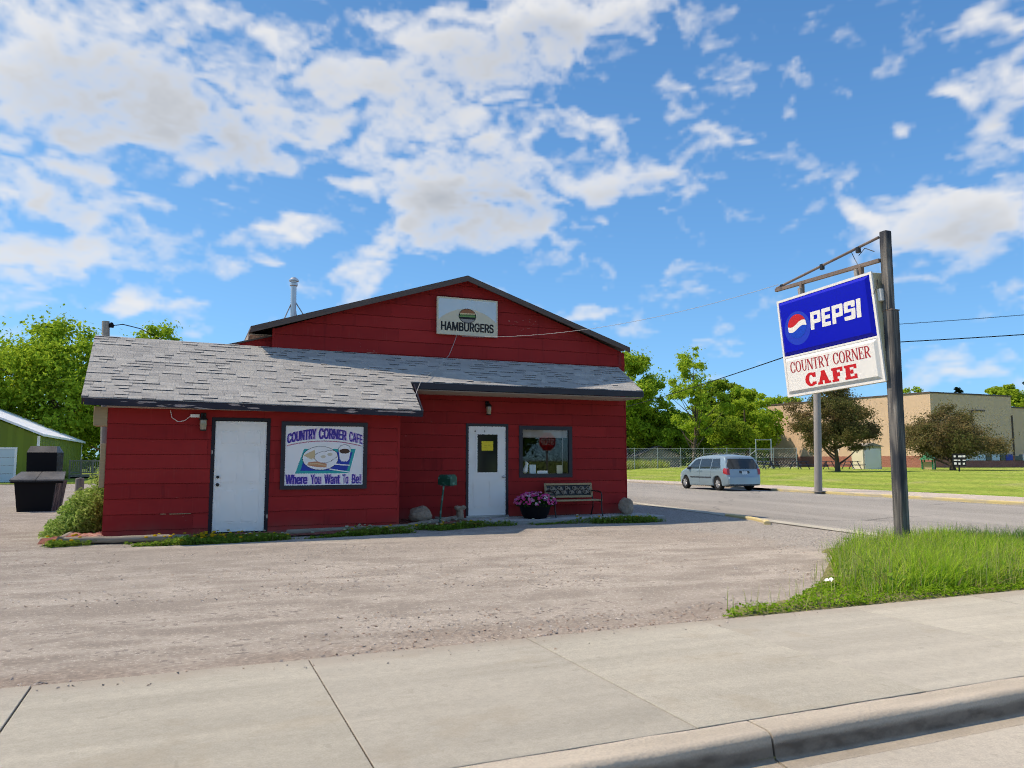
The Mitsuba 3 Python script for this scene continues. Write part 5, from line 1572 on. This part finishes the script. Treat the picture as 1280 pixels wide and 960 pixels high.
for k in range(9):
    x_, z_ = -.32 + (k % 3) * .27, 1.13 + (k // 3) * .26
    ms.append(moved(cbx(x_, x_ + rr.uniform(.12, .24), -.036, -.03, z_, z_ + rr.uniform(.08, .18), .003), (50.2, 38.2, 0), -.9))
put(t + '__marks', ms, 'mat_white_print')
t = thing('play_house', 'small green-roofed play house on the school lawn left of the low crabapple tree', 'playhouse')
px_, py_ = 60.5, 49.0
mat('mat_play_green', (.02, .22, .10), .4, .4)
put(t + '__base', moved(cbx(-.5, .5, -.4, .4, .4, 1.3, .02), (px_, py_, 0), .5), 'mat_ink_toast')
put(t + '__roof', moved(trimesh.convex.convex_hull(np.array([(-.8, -.6, 1.5), (.8, -.6, 1.5), (.8, .6, 1.5), (-.8, .6, 1.5), (-.5, 0, 2.2), (.5, 0, 2.2)])), (px_, py_, 0), .5), 'mat_play_green')
put(t + '__post', [moved(bx(a - .05, a + .05, b - .05, b + .05, .4, 1.6), (px_, py_, 0), .5) for a in (-.55, .55) for b in (-.42, .42)], 'mat_play_green')

# steel pole by the street and the cables on it
t = thing('steel_pole', 'tall plain grey pole at the far kerb behind the hanging sign', 'pole')
put(t + '__shaft', tube([(26.62, 27.35, -.1), (26.70, 27.3, 3.5), (26.75, 27.25, 7.6)], [.175, .16, .14], 16), 'mat_steel_grey', smooth=40)
put(t + '__bracket', cbx(26.6, 26.9, 27.1, 27.4, 6.65, 6.85, .02), 'mat_black_iron')
put(t + '__base_plate', cbx(26.35, 26.9, 27.08, 27.62, .0, .03, .008), 'mat_steel_grey')
t = thing('power_cable', 'thick black cable running from behind the cafe roof past the hanging sign', 'cable')
put(t, [tube(sag((45.5, 80.5, 7.2), (26.75, 27.25, 6.72), .25, 30), .028, 6), tube(sag((26.75, 27.25, 6.72), (43, 16, 7.6), .15, 20), .024, 6)], 'mat_black_plastic')
t = thing('power_cable', 'thin upper cable running right from the pole behind the wooden sign post', 'cable')
put(t, tube(sag((26.75, 27.25, 7.5), (43, 16, 8.6), .15, 20), .014, 6), 'mat_black_plastic')

# ------------------------------------------------------------------ plants
PHI = .5 * (1 + math.sqrt(5))


def tree(name, label, base, H, prof, R, n_leaf, size, ca, cb, trunk_r, seed, group=None, clumps=60, gap=.42, flat_=.62, first=.18, limbs=14, cat='tree', lean=(0, 0), sprout=.0):
    """prof: (height fraction, radius fraction) outline of the crown; leaves gather in clumps on the limbs."""
    t = thing(name, label, cat, group)
    r = np.random.default_rng(seed)
    base = np.array(base, float)
    hs, ws = np.array(prof).T
    def axis(f):
        f = np.asarray(f, float)
        return base + np.stack([lean[0] * H * f * abs(f) + .02 * H * np.sin(f * 5 + seed), lean[1] * H * f * abs(f) + .02 * H * np.cos(f * 4 + seed), f * H], -1)
    # clumps, more of them where the crown is wide
    C, RC = [], []
    while len(C) < clumps:
        f = r.uniform(hs[0], hs[-1])
        w = np.interp(f, hs, ws)
        if r.random() > w ** 1.2 + .12:
            continue
        a = r.uniform(0, 2 * math.pi)
        rho = math.sqrt(r.uniform(.02, 1)) * w * R * (1 + .28 * math.sin(3 * a + seed) * math.cos(2.3 * a - seed + 7 * f))
        c = axis(f) + np.array([math.cos(a) * rho, math.sin(a) * rho, 0])
        C.append(c)
        RC.append(R * r.uniform(.16, .34) * (.55 + .5 * w))
    C, RC = np.array(C), np.array(RC)
    wt = RC ** 2
    k = r.choice(len(C), n_leaf, p=wt / wt.sum())
    d = r.normal(size=(n_leaf, 3))
    d /= np.linalg.norm(d, axis=1, keepdims=True)
    rad = r.random(n_leaf) ** .55
    P = C[k] + d * rad[:, None] * RC[k][:, None] * np.array([1, 1, flat_])
    P += .35 * RC[k][:, None] * (np.stack([meshkit.noise(P * 1.1 + s, s) for s in (1, 2, 3)], -1) - .5) * 2
    if sprout > 0:                                      # shoots that reach out of the crown
        ns = int(n_leaf * .16)
        q = r.choice(n_leaf, ns)
        u = r.random(ns)[:, None]
        tip = C[k[q]] + (d[q] * [1, 1, .5] + [0, 0, .55]) * RC[k[q]][:, None] * (1.2 + sprout * r.random(ns)[:, None])
        P[q] = C[k[q]] * (1 - u) + tip * u + r.normal(size=(ns, 3)) * size * .5
    keep = meshkit.fbm(P * (2.2 / max(R, 1)) * 1.6 + seed, 3, seed) > gap - .10 * rad
    P, d, k = P[keep], d[keep], k[keep]
    n = len(P)
    N = d + r.normal(size=(n, 3)) * .8 + np.array([0, 0, .45])
    tone = r.random(len(C))[k]
    tt = np.clip(.6 * tone + .4 * r.random(n), 0, 1)[:, None]
    col = (np.array(ca) * (1 - tt) + np.array(cb) * tt) * np.clip(1 + .16 * r.normal(size=(n, 1)), .5, 1.6)
    global rng
    keep_rng, rng = rng, r
    m, c = leaves(P, N, size * r.uniform(.6, 1.4, n), np.clip(col, .004, .6), .62)
    rng = keep_rng
    put(t + '__crown', m, 'mat_leaf', color=c, kind='stuff')
    ms = [tube(axis(np.linspace(-.01, .82, 12)), trunk_r * np.linspace(1, .16, 12) * (1 + .35 * np.exp(-np.linspace(0, 12, 12))), 10)]
    ordr = np.argsort(-RC)[:limbs]
    for j in ordr:
        f0 = np.clip((C[j][2] - base[2]) / H - r.uniform(.10, .26), first * .8, .74)
        a, b = axis(f0), C[j]
        mid = (a + b) / 2 + np.array([0, 0, -.04 * H * r.random()]) + r.normal(size=3) * .02 * H
        tq = np.linspace(0, 1, 7)[:, None]
        ms.append(tube((1 - tq) ** 2 * a + 2 * tq * (1 - tq) * mid + tq ** 2 * b, trunk_r * (1 - f0) * np.linspace(.55, .10, 7), 7))
    put(t + '__trunk', ms, 'mat_bark', smooth=50)
    return t


LITE, MID, DEEP = (.40, .53, .045), (.28, .42, .038), (.12, .20, .025)
ROUND = [(.22, .35), (.32, .8), (.5, 1), (.7, .9), (.86, .6), (.98, .18)]
TALL = [(.18, .4), (.3, .75), (.5, .9), (.7, .8), (.88, .5), (1.0, .12)]
tree('maple_tree', 'large bright green maple behind the green barn, left of the annex roof', (-12.4, 88, -.3), 15.3, ROUND, 8.0, 52000, .36, MID, LITE, .38, 1, clumps=120, sprout=.5, limbs=24)
tree('maple_tree', 'yellow-green maple at the left edge of the view behind the barn roof', (-21.5, 84, -.3), 14.4, ROUND, 6.6, 26000, .36, MID, LITE, .34, 2, clumps=80, sprout=.5)
tree('maple_tree', 'green tree showing only its tips above the annex roof ridge', (-3.8, 92, -.3), 16.6, TALL, 5.2, 18000, .36, MID, LITE, .3, 3, clumps=60, sprout=.8)
tree('broadleaf_tree', 'dark shaded tree filling the gap between barn and maple', (-8.0, 96, -.3), 9.0, ROUND, 5.0, 16000, .36, DEEP, MID, .3, 4, clumps=60)
tree('broadleaf_tree', 'full green tree standing right beside the right corner of the cafe', (50.2, 82.5, .4), 14.6, TALL, 5.2, 40000, .34, MID, LITE, .3, 5, clumps=90, sprout=.4)
tree('broadleaf_tree', 'tall thin open tree with bare limbs showing, in front of the other trees', (51.6, 71.0, .4), 13.6, [(.26, .4), (.4, .8), (.55, 1), (.72, .9), (.88, .62), (1.0, .2)], 3.3, 13000, .27, MID, LITE, .2, 6, clumps=46, gap=.5, flat_=.5, sprout=.7, limbs=26)
tree('broadleaf_tree', 'dense green tree to the right of the tall thin tree', (67.0, 86.5, .4), 12.6, ROUND, 4.9, 30000, .36, DEEP, LITE, .3, 7, clumps=80)
tree('broadleaf_tree', 'rounded green tree just left of the tan school wall', (66.3, 80.2, .4), 10.6, ROUND, 4.6, 30000, .36, MID, LITE, .3, 8, clumps=80)
tree('broadleaf_tree', 'dark green tree far behind the grey shed', (62.5, 103, .4), 11.2, ROUND, 6.0, 24000, .42, DEEP, MID, .3, 9, clumps=70)
tree('broadleaf_tree', 'low bright green tree above the roof of the grey shed', (55.0, 80.5, .4), 7.4, ROUND, 3.6, 22000, .28, MID, LITE, .2, 10, clumps=60)
tree('broadleaf_tree', 'low leafy tree directly behind the minivan roof', (58.6, 76.0, .4), 7.0, ROUND, 3.8, 22000, .28, DEEP, LITE, .2, 11, clumps=60)
tree('broadleaf_tree', 'tree whose top shows over the left end of the school roof', (87.5, 97, .4), 11.6, ROUND, 5.0, 14000, .42, MID, LITE, .3, 12, clumps=50)
tree('broadleaf_tree', 'tree top showing over the tall school roof right of the wooden post', (113.5, 94.5, .4), 13.6, ROUND, 4.6, 14000, .42, MID, LITE, .3, 13, clumps=50)
tree('broadleaf_tree', 'bright green tree over the low school wing at the right edge', (119.8, 82.5, .4), 13.2, ROUND, 5.2, 22000, .42, MID, (.36, .46, .03), .3, 14, clumps=60)
tree('conifer_tree', 'dark conifer tip peeping over the middle of the school roof', (129.5, 98, .4), 15.3, [(.15, 1), (.5, .6), (.8, .25), (1.0, .03)], 3.4, 9000, .42, (.012, .028, .018), (.03, .05, .028), .25, 15, clumps=60, gap=.3)
tree('conifer_tree', 'dark conifer behind the bright tree at the right edge', (131.8, 86.5, .4), 15.2, [(.15, 1), (.5, .6), (.8, .25), (1.0, .03)], 3.6, 9000, .42, (.012, .028, .018), (.03, .05, .028), .25, 16, clumps=60, gap=.3)
CA, CB = (.11, .145, .04), (.26, .175, .09)
tree('crabapple_tree', 'round bronze-green crabapple tree on the lawn behind the steel pole', (43.4, 42.8, .50), 6.35, [(.27, .5), (.38, .95), (.55, 1), (.75, .82), (.9, .5), (1.0, .15)], 2.95, 46000, .125, CA, CB, .17, 21, clumps=110, gap=.40, sprout=.15, limbs=30, first=.12)
tree('crabapple_tree', 'wide low bronze-green crabapple tree on the lawn right of the wooden post', (56.6, 43.75, .60), 5.15, [(.26, .5), (.38, 1), (.55, .95), (.75, .6), (.9, .3), (1.0, .1)], 4.0, 46000, .135, (.12, .155, .042), (.29, .20, .105), .2, 22, clumps=110, gap=.40, sprout=.2, limbs=30, first=.08)
def wood_edge(label, pts, hmax, n, seed):
    r = np.random.default_rng(seed)
    pts = np.array(pts, float)
    u = r.random(n) * (len(pts) - 1)
    i = np.minimum(u.astype(int), len(pts) - 2)
    q = pts[i] + (pts[i + 1] - pts[i]) * (u - i)[:, None] + r.normal(size=(n, 2)) * 2.0
    top = hmax * (.55 + .75 * (meshkit.fbm(np.column_stack([q * .16, 0 * u]), 3, seed) - .2))
    z = r.random(n) ** .7 * top
    keep = meshkit.fbm(np.column_stack([q * .5, z * .5]), 3, seed + 3) > .40 - .2 * (z < 2)
    P = np.column_stack([q, z])[keep]
    global rng
    k_, rng = rng, r
    m, c = leaves(P, r.normal(size=(len(P), 3)) + [0, -.4, .4], r.uniform(.4, .75, len(P)), tint(len(P), DEEP, MID), .7)
    rng = k_
    return m, c


A_ = wood_edge('', [(-60, 118), (-20, 120), (0, 122), (14, 124)], 8.5, 24000, 90)
B_ = wood_edge('', [(40, 116), (58, 110), (76, 104), (92, 110), (112, 116)], 10.0, 52000, 91)
labels['far_woods'] = {'kind': 'stuff', 'label': 'far green wood edge showing low between the trees', 'category': 'woods'}
put('far_woods', [A_[0], B_[0]], 'mat_leaf', color=np.vstack([A_[1], B_[1]]))
# across the main road, behind the camera: the shop window mirrors them
tree('broadleaf_tree', 'broad green tree across the main road, mirrored in the shop window', (13, -26, -.3), 11, ROUND, 6.5, 5000, .55, DEEP, MID, .3, 31, clumps=60, gap=.25)
tree('broadleaf_tree', 'second green tree across the main road, beside the first mirrored one', (25, -30, -.3), 11, ROUND, 7, 5000, .55, DEEP, MID, .3, 32, clumps=60, gap=.25)


def blades(n, sample, h0, h1, w0, w1, ca, cb, bend=.35, seg=3, zf=None, seed=0):
    """Curved tapering grass blades standing at sampled ground points."""
    r = np.random.default_rng(seed)
    xy = sample(r, n)
    n = len(xy)
    z = zf(xy[:, 0], xy[:, 1])
    h = r.uniform(h0, h1, n) * xy[:, 2]
    w = r.uniform(w0, w1, n)
    a = r.uniform(0, 2 * math.pi, n)
    side = np.stack([np.cos(a), np.sin(a), 0 * a], -1)
    b = a + math.pi / 2 + r.normal(size=n) * .5
    dirn = np.stack([np.cos(b), np.sin(b), 0 * b], -1)
    bd = np.abs(r.normal(size=n)) * bend
    rings = []
    for i in range(seg + 1):
        f = i / seg
        c = np.column_stack([xy[:, 0], xy[:, 1], z]) + dirn * (bd * h * f ** 2)[:, None] + np.array([0, 0, 1.0]) * (h * (f - .28 * np.minimum(bd, 1.2) * f ** 2))[:, None]
        ww = (w * (1 - f ** 1.6) * .5)[:, None]
        rings.append(np.stack([c - side * ww, c + side * ww], 1) if i < seg else c[:, None])
    V = np.concatenate(rings, 1)
    m_ = V.shape[1]
    F = []
    for i in range(seg - 1):
        q = 2 * i
        F += [(q, q + 1, q + 3), (q, q + 3, q + 2)]
    F.append((2 * seg - 2, 2 * seg - 1, 2 * seg))
    F = (np.array(F)[None] + (np.arange(n) * m_)[:, None, None]).reshape(-1, 3)
    t_ = r.random((n, 1))
    col = (np.array(ca) * (1 - t_) + np.array(cb) * t_) * np.clip(1 + .2 * r.normal(size=(n, 1)), .4, 1.7)
    dry = r.random(n) < .07
    col[dry] = np.array([.30, .25, .11]) * r.uniform(.7, 1.2, (dry.sum(), 1))
    return trimesh.Trimesh(V.reshape(-1, 3), F, process=False), np.repeat(np.clip(col, .005, .7), m_, axis=0)


VERGE = Polygon([(4.5, 5.77), (4.9, 6.12), (5.6, 6.2), (6.4, 6.75), (7.6, 7.7), (8.7, 8.75), (9.6, 9.75), (11.0, 10.2), (12.2, 9.7), (12.9, 8.6), (13.0, 5.77)])
TALLG = Polygon([(6.6, 6.05), (6.85, 6.8), (7.4, 7.35), (8.5, 8.5), (9.4, 9.2), (11.0, 9.5), (12.2, 9.2), (12.85, 8.4), (12.9, 5.85), (8.6, 5.9)])
from shapely import contains_xy


def inside(poly, dens=None):
    x0, y0, x1, y1 = poly.bounds
    def f(r, n):
        out = np.zeros((0, 3))
        while len(out) < n:
            q = np.column_stack([r.uniform(x0, x1, n), r.uniform(y0, y1, n)])
            q = q[contains_xy(poly, q[:, 0], q[:, 1])]
            s = dens(q, r) if dens else np.ones(len(q))
            q, s = q[s > 0], s[s > 0]
            out = np.vstack([out, np.column_stack([q, s])])
        return out[:n]
    return f


def ramp_dens(q, r):
    d = np.array([1.0] * len(q))
    cl = meshkit.fbm(np.column_stack([q * 1.6, 0 * q[:, :1]]), 3, 4)
    edge = np.minimum(np.clip((q[:, 1] - 5.85) / .35, .35, 1), np.clip((q[:, 0] - 6.6 - .55 * (q[:, 1] - 5.9)) / .8 + .45, .3, 1))
    return np.where(r.random(len(q)) < .25 + 1.1 * cl, edge * (.7 + .6 * cl), 0)


verge_z = lambda x, y: np.interp(y, [5.75, 8, 12], [-.012, -.03, -.075])
vg = grid(np.linspace(4.4, 13.2, 60), np.linspace(5.77, 10.4, 36), lambda x, y: verge_z(x, y) + .02 + .03 * meshkit.fbm(np.stack([x, y, 0 * x], -1) * 2, 3, 2) - .06 * (1 - contains_xy(VERGE, x.ravel(), y.ravel()).reshape(x.shape)))
inV = contains_xy(VERGE, vg.vertices[:, 0], vg.vertices[:, 1])
vg.update_faces(inV[vg.faces].any(axis=1))
setting('grass_verge_soil', vg, 'mat_soil', smooth=True)
def tufts(n_tuft, per, h0, h1, w0, w1, ca, cb, seed):
    """Grass growing in tufts, the blades of each leaning outwards from its heart."""
    r = np.random.default_rng(seed)
    q = inside(TALLG, ramp_dens)(r, n_tuft)
    size = r.uniform(.6, 1.25, n_tuft) * q[:, 2]
    tone = r.normal(size=n_tuft)
    k = np.repeat(np.arange(n_tuft), per)
    n = len(k)
    a = r.uniform(0, 2 * math.pi, n)
    rad = np.abs(r.normal(size=n)) * .055
    out = np.stack([np.cos(a), np.sin(a)], -1)
    xy = q[k, :2] + out * rad[:, None]
    wind = np.array([.25, -.12])
    dirn = out * (.35 + rad[:, None] * 9) + wind + r.normal(size=(n, 2)) * .25
    h = r.uniform(h0, h1, n) * size[k]
    bd = np.linalg.norm(dirn, axis=1) * r.uniform(.25, .85, n)
    dirn /= np.linalg.norm(dirn, axis=1, keepdims=True)
    dirn = np.column_stack([dirn, 0 * a])
    b = r.uniform(0, 2 * math.pi, n)
    side = np.stack([np.cos(b), np.sin(b), 0 * b], -1)
    w = r.uniform(w0, w1, n)
    base = np.column_stack([xy, verge_z(xy[:, 0], xy[:, 1])])
    seg, rings = 4, []
    for i in range(seg + 1):
        f = i / seg
        c = base + dirn * (bd * h * f ** 1.9)[:, None] + np.array([0, 0, 1.0]) * (h * (f - .33 * np.minimum(bd, 1.1) * f ** 2.4))[:, None]
        ww = (w * (1 - f ** 1.8) * .5)[:, None]
        rings.append(np.stack([c - side * ww, c + side * ww], 1) if i < seg else c[:, None])
    V = np.concatenate(rings, 1)
    m_ = V.shape[1]
    F = []
    for i in range(seg - 1):
        j = 2 * i
        F += [(j, j + 1, j + 3), (j, j + 3, j + 2)]
    F.append((2 * seg - 2, 2 * seg - 1, 2 * seg))
    F = (np.array(F)[None] + (np.arange(n) * m_)[:, None, None]).reshape(-1, 3)
    t_ = np.clip(.5 + .22 * tone[k] + .25 * r.normal(size=n), 0, 1)[:, None]
    col = np.array(ca) * (1 - t_) + np.array(cb) * t_
    col *= np.clip(1 + .15 * r.normal(size=(n, 1)), .5, 1.5)
    dry = r.random(n) < .06 + .30 * (tone[k] > 1.25)
    col[dry] = np.array([.50, .42, .20]) * r.uniform(.6, 1.1, (dry.sum(), 1))
    return trimesh.Trimesh(V.reshape(-1, 3), F, process=False), np.repeat(np.clip(col, .005, .75), m_, axis=0)


m, c = tufts(1500, 24, .16, .40, .007, .016, (.21, .40, .018), (.50, .67, .07), 41)
m2, c2 = blades(4600, inside(VERGE.buffer(.12).difference(sbox(0, 0, 20, 5.77)), lambda q, r: np.where(r.random(len(q)) < .2 + .8 * contains_xy(TALLG, q[:, 0], q[:, 1]), .55 + .45 * contains_xy(TALLG, q[:, 0], q[:, 1]), 0)), .30, .52, .004, .008, (.32, .44, .08), (.52, .52, .22), .3, 4, verge_z, 42)
labels['tall_grass'] = {'kind': 'stuff', 'label': 'tall unmown green grass round the wooden sign post beside the pavement', 'category': 'grass'}
put('tall_grass', [m, m2], 'mat_grass', color=np.vstack([c, c2]))


def low_leaves(key, lab, cat, n, sample, zf, h, s0, s1, ca, cb, seed):
    r = np.random.default_rng(seed)
    q = sample(r, n)
    P = np.column_stack([q[:, :2], zf(q[:, 0], q[:, 1]) + h * r.random(n) ** 1.2 * q[:, 2]])
    global rng
    k_, rng = rng, r
    m, c = leaves(P, r.normal(size=(n, 3)) * .55 + [0, 0, 1], r.uniform(s0, s1, n), tint(n, ca, cb), .7)
    rng = k_
    labels[key] = {'kind': 'stuff', 'label': lab, 'category': cat}
    put(key, m, 'mat_leaf', color=c)


lowP = Polygon([(4.45, 5.775), (4.8, 6.05), (5.1, 6.1), (5.3, 5.95), (5.6, 6.15), (6.4, 6.72), (7.2, 7.25), (7.4, 6.4), (8.6, 6.0), (13, 5.86), (13, 5.775)])
lowd = lambda q, r: np.where(r.random(len(q)) < 2.0 * meshkit.fbm(np.column_stack([q * 2.6, 0 * q[:, :1]]), 3, 6) - .15, .45 + .8 * meshkit.noise(np.column_stack([q * 2, 0 * q[:, :1]]), 3), 0)
low_leaves('clover_patch', 'low bright green clover and turf spreading over the pavement edge', 'clover', 9000, inside(lowP, lowd), lambda x, y: verge_z(x, y) + .015, .06, .018, .042, (.17, .32, .015), (.28, .44, .03), 43)
low_leaves('verge_weeds', 'broad-leaved weeds mixed into the tall grass by the pavement', 'weeds', 2600, inside(TALLG, lambda q, r: np.where(meshkit.fbm(np.column_stack([q * 1.1, 0 * q[:, :1]]), 3, 31) > .54, 1.0, 0)), verge_z, .26, .03, .075, (.10, .24, .02), (.26, .42, .05), 46)
t = thing('litter_scrap', 'small crumpled white paper scrap in the clover at the grass corner', 'litter')
g = grid(np.linspace(0, .16, 6), np.linspace(0, .07, 4), lambda x, y: .02 * np.sin(x * 70) * np.cos(y * 60) + .02)
put(t, moved(g, (6.58, 6.66, .06), .3), 'mat_white_print', smooth=True)

# weeds along the front of the annex and slab
strip = unary_union([Polygon([(-2.35, 15.55), (-2.2, 16.1), (-1.9, 15.88), (.05, 15.62), (.3, 15.9), (1.75, 15.85), (4.4, 16.33), (6.0, 17.3), (6.15, 16.95), (6.2, 16.5), (4.6, 15.85), (2.0, 15.32), (.2, 15.12), (-1.2, 15.25)]),
                     Polygon([(6.1, 16.9), (8.8, 16.9), (8.8, 16.72), (6.2, 16.55)]), Polygon([(8.8, 16.92), (11.3, 16.92), (11.7, 16.55), (10.4, 16.35), (9.0, 16.55)])])
fz = lambda x, y: lot_z(x, y) + .004
wd = lambda q, r: np.where(r.random(len(q)) < (3.6 * meshkit.fbm(np.column_stack([q * 1.5, 0 * q[:, :1]]), 3, 12) - 1.45) * np.where(q[:, 0] > 6.2, np.where(q[:, 0] > 9.2, 1, .35), 1), .25 + 2.2 * np.clip(meshkit.fbm(np.column_stack([q * 1.3, 0 * q[:, :1]]), 3, 15) - .3, 0, 1), 0)
low_leaves('wall_weeds', 'low green weeds growing along the edging in front of the cafe', 'weeds', 9500, inside(strip, wd), fz, .13, .03, .085, (.11, .22, .022), (.24, .34, .05), 44)
m, c = blades(6500, inside(strip, wd), .05, .22, .006, .013, (.14, .26, .03), (.30, .38, .08), .5, 3, fz, 45)
labels['wall_grass'] = {'kind': 'stuff', 'label': 'short grass tufts among the weeds in front of the cafe', 'category': 'grass'}
put('wall_grass', m, 'mat_grass', color=c)
labels['dandelions'] = {'kind': 'stuff', 'label': 'yellow and faded dandelion heads among the weeds by the annex', 'category': 'dandelions'}
r_ = np.random.default_rng(50)
q = inside(strip, wd)(r_, 150)
ms, cs = [], []
for k in range(len(q)):
    s_ = r_.uniform(.022, .04)
    zz = float(fz(q[k, 0], q[k, 1])) + r_.uniform(.08, .2)
    m = trimesh.creation.icosphere(1, s_)
    m.apply_scale((1, 1, .45))
    ms.append(m.apply_translation((q[k, 0], q[k, 1], zz)))
    cc = (.62, .44, .02) if q[k, 0] < 1.0 or r_.random() < .45 else (.52, .54, .42)
    cs.append(np.tile(np.array(cc) * r_.uniform(.8, 1.1), (len(m.vertices), 1)))
put('dandelions', ms, 'mat_petal', color=np.vstack(cs))


def bush(name, label, c, rad, n, s0, s1, ca, cb, seed):
    t = thing(name, label, 'plant')
    r = np.random.default_rng(seed)
    th, ph = r.uniform(0, 2 * math.pi, n), np.arccos(r.uniform(-.05, 1, n))
    d = np.column_stack([np.cos(th) * np.sin(ph), np.sin(th) * np.sin(ph), np.cos(ph)])
    lump = .72 + .62 * meshkit.fbm(d * 2.4 + seed, 3, seed)
    P = d * np.array(rad) * (r.random((n, 1)) ** .45) * lump[:, None] + np.array(c)
    global rng
    k_, rng = rng, r
    m, cc = leaves(P, d * .5 + r.normal(size=(n, 3)) * .7 + [0, 0, .5], r.uniform(s0, s1, n), tint(n, ca, cb), .42)
    rng = k_
    put(t + '__leaves', m, 'mat_leaf', color=cc, kind='stuff')
    ms = []
    for k in range(60):
        e = P[r.integers(n)]
        ms.append(tube([(c[0] + (e[0] - c[0]) * .4, c[1] + (e[1] - c[1]) * .4, -.05), (e + np.array([c[0], c[1], e[2]])) / 2 * [1, 1, .8], e], .006, 4, False))
    put(t + '__stem', ms, 'mat_leaf', color=np.tile(np.array([.10, .13, .04]), (sum(len(q.vertices) for q in ms), 1)))


GA, GB = (.20, .34, .05), (.42, .52, .16)
bush('weed_clump', 'big pale green weed clump filling the bed behind the lava stones', (-1.93, 17.9, .05), (.40, .95, .80), 6500, .05, .11, GA, GB, 61)
bush('weed_clump', 'taller pale green weeds against the left wall of the annex', (-1.72, 18.9, .05), (.36, .9, 1.05), 4200, .05, .11, GA, GB, 62)
bush('weed_clump', 'low weeds spreading onto the gravel at the left of the bed', (-2.25, 17.6, -.05), (.34, .8, .36), 2200, .05, .10, GA, GB, 63)
m, c = blades(2600, inside(sbox(41, 70.4, 48, 73)), .5, 1.3, .03, .06, (.30, .40, .05), (.46, .52, .10), .3, 3, lambda x, y: .5 + 0 * x, 70)
labels['fence_grass'] = {'kind': 'stuff', 'label': 'tall pale grass along the foot of the chain link fence', 'category': 'grass'}
put('fence_grass', m, 'mat_grass', color=c)

# loose stones on the lot
r_ = np.random.default_rng(80)
base_ = [trimesh.convex.convex_hull(r_.normal(size=(9, 3)) * [1, .8, .55]) for _ in range(10)]
for nm, mt, lab, n_, s0, s1 in (('gravel_stones', 'mat_stone_grey', 'loose grey stones scattered over the gravel lot', 5000, .003, .011), ('pale_gravel', 'mat_stone_pale', 'loose pale pebbles scattered over the gravel lot', 4500, .004, .011), ('brown_gravel', 'mat_stone_brown', 'loose brown pebbles scattered over the gravel lot', 6500, .004, .012)):
    u_ = r_.random(n_)
    y_ = 5.82 + 10.2 * u_ ** 1.5
    x_ = r_.uniform(-.45, 1.15, n_) * (y_ * 1.0) + r_.normal(size=n_) * .3
    cl = meshkit.fbm(np.column_stack([x_ * .5, y_ * 1.3, 0 * x_]), 4, 7)
    ok = (cl > .42 + .22 * r_.random(n_)) & (x_ < 12.5) & ~contains_xy(VERGE, x_, y_)
    x_, y_ = x_[ok], y_[ok]
    z_ = lot_z(x_, y_)
    Vs_, Fs_, o_ = [], [], 0
    for i in range(len(x_)):
        b_ = base_[i % 10]
        a_ = r_.uniform(0, 6.28)
        s_ = s0 + (s1 - s0) * r_.random() ** 3
        R_ = np.array([[math.cos(a_), -math.sin(a_), 0], [math.sin(a_), math.cos(a_), 0], [0, 0, 1]])
        Vs_.append(b_.vertices @ R_.T * s_ + (x_[i], y_[i], z_[i] + s_ * .2))
        Fs_.append(b_.faces + o_)
        o_ += len(b_.vertices)
    for i in range(45):                                  # a few kicked onto the pavement
        x1, y1 = r_.uniform(-3, 5.5), 5.74 - abs(r_.normal()) * .16
        s_ = .002 + .005 * r_.random() ** 2
        Vs_.append(base_[i % 10].vertices * s_ + (x1, y1, .0 + s_ * .5))
        Fs_.append(base_[i % 10].faces + o_)
        o_ += len(base_[i % 10].vertices)
    labels[nm] = {'kind': 'stuff', 'label': lab, 'category': 'gravel'}
    put(nm, trimesh.Trimesh(np.vstack(Vs_), np.vstack(Fs_), process=False), mt)
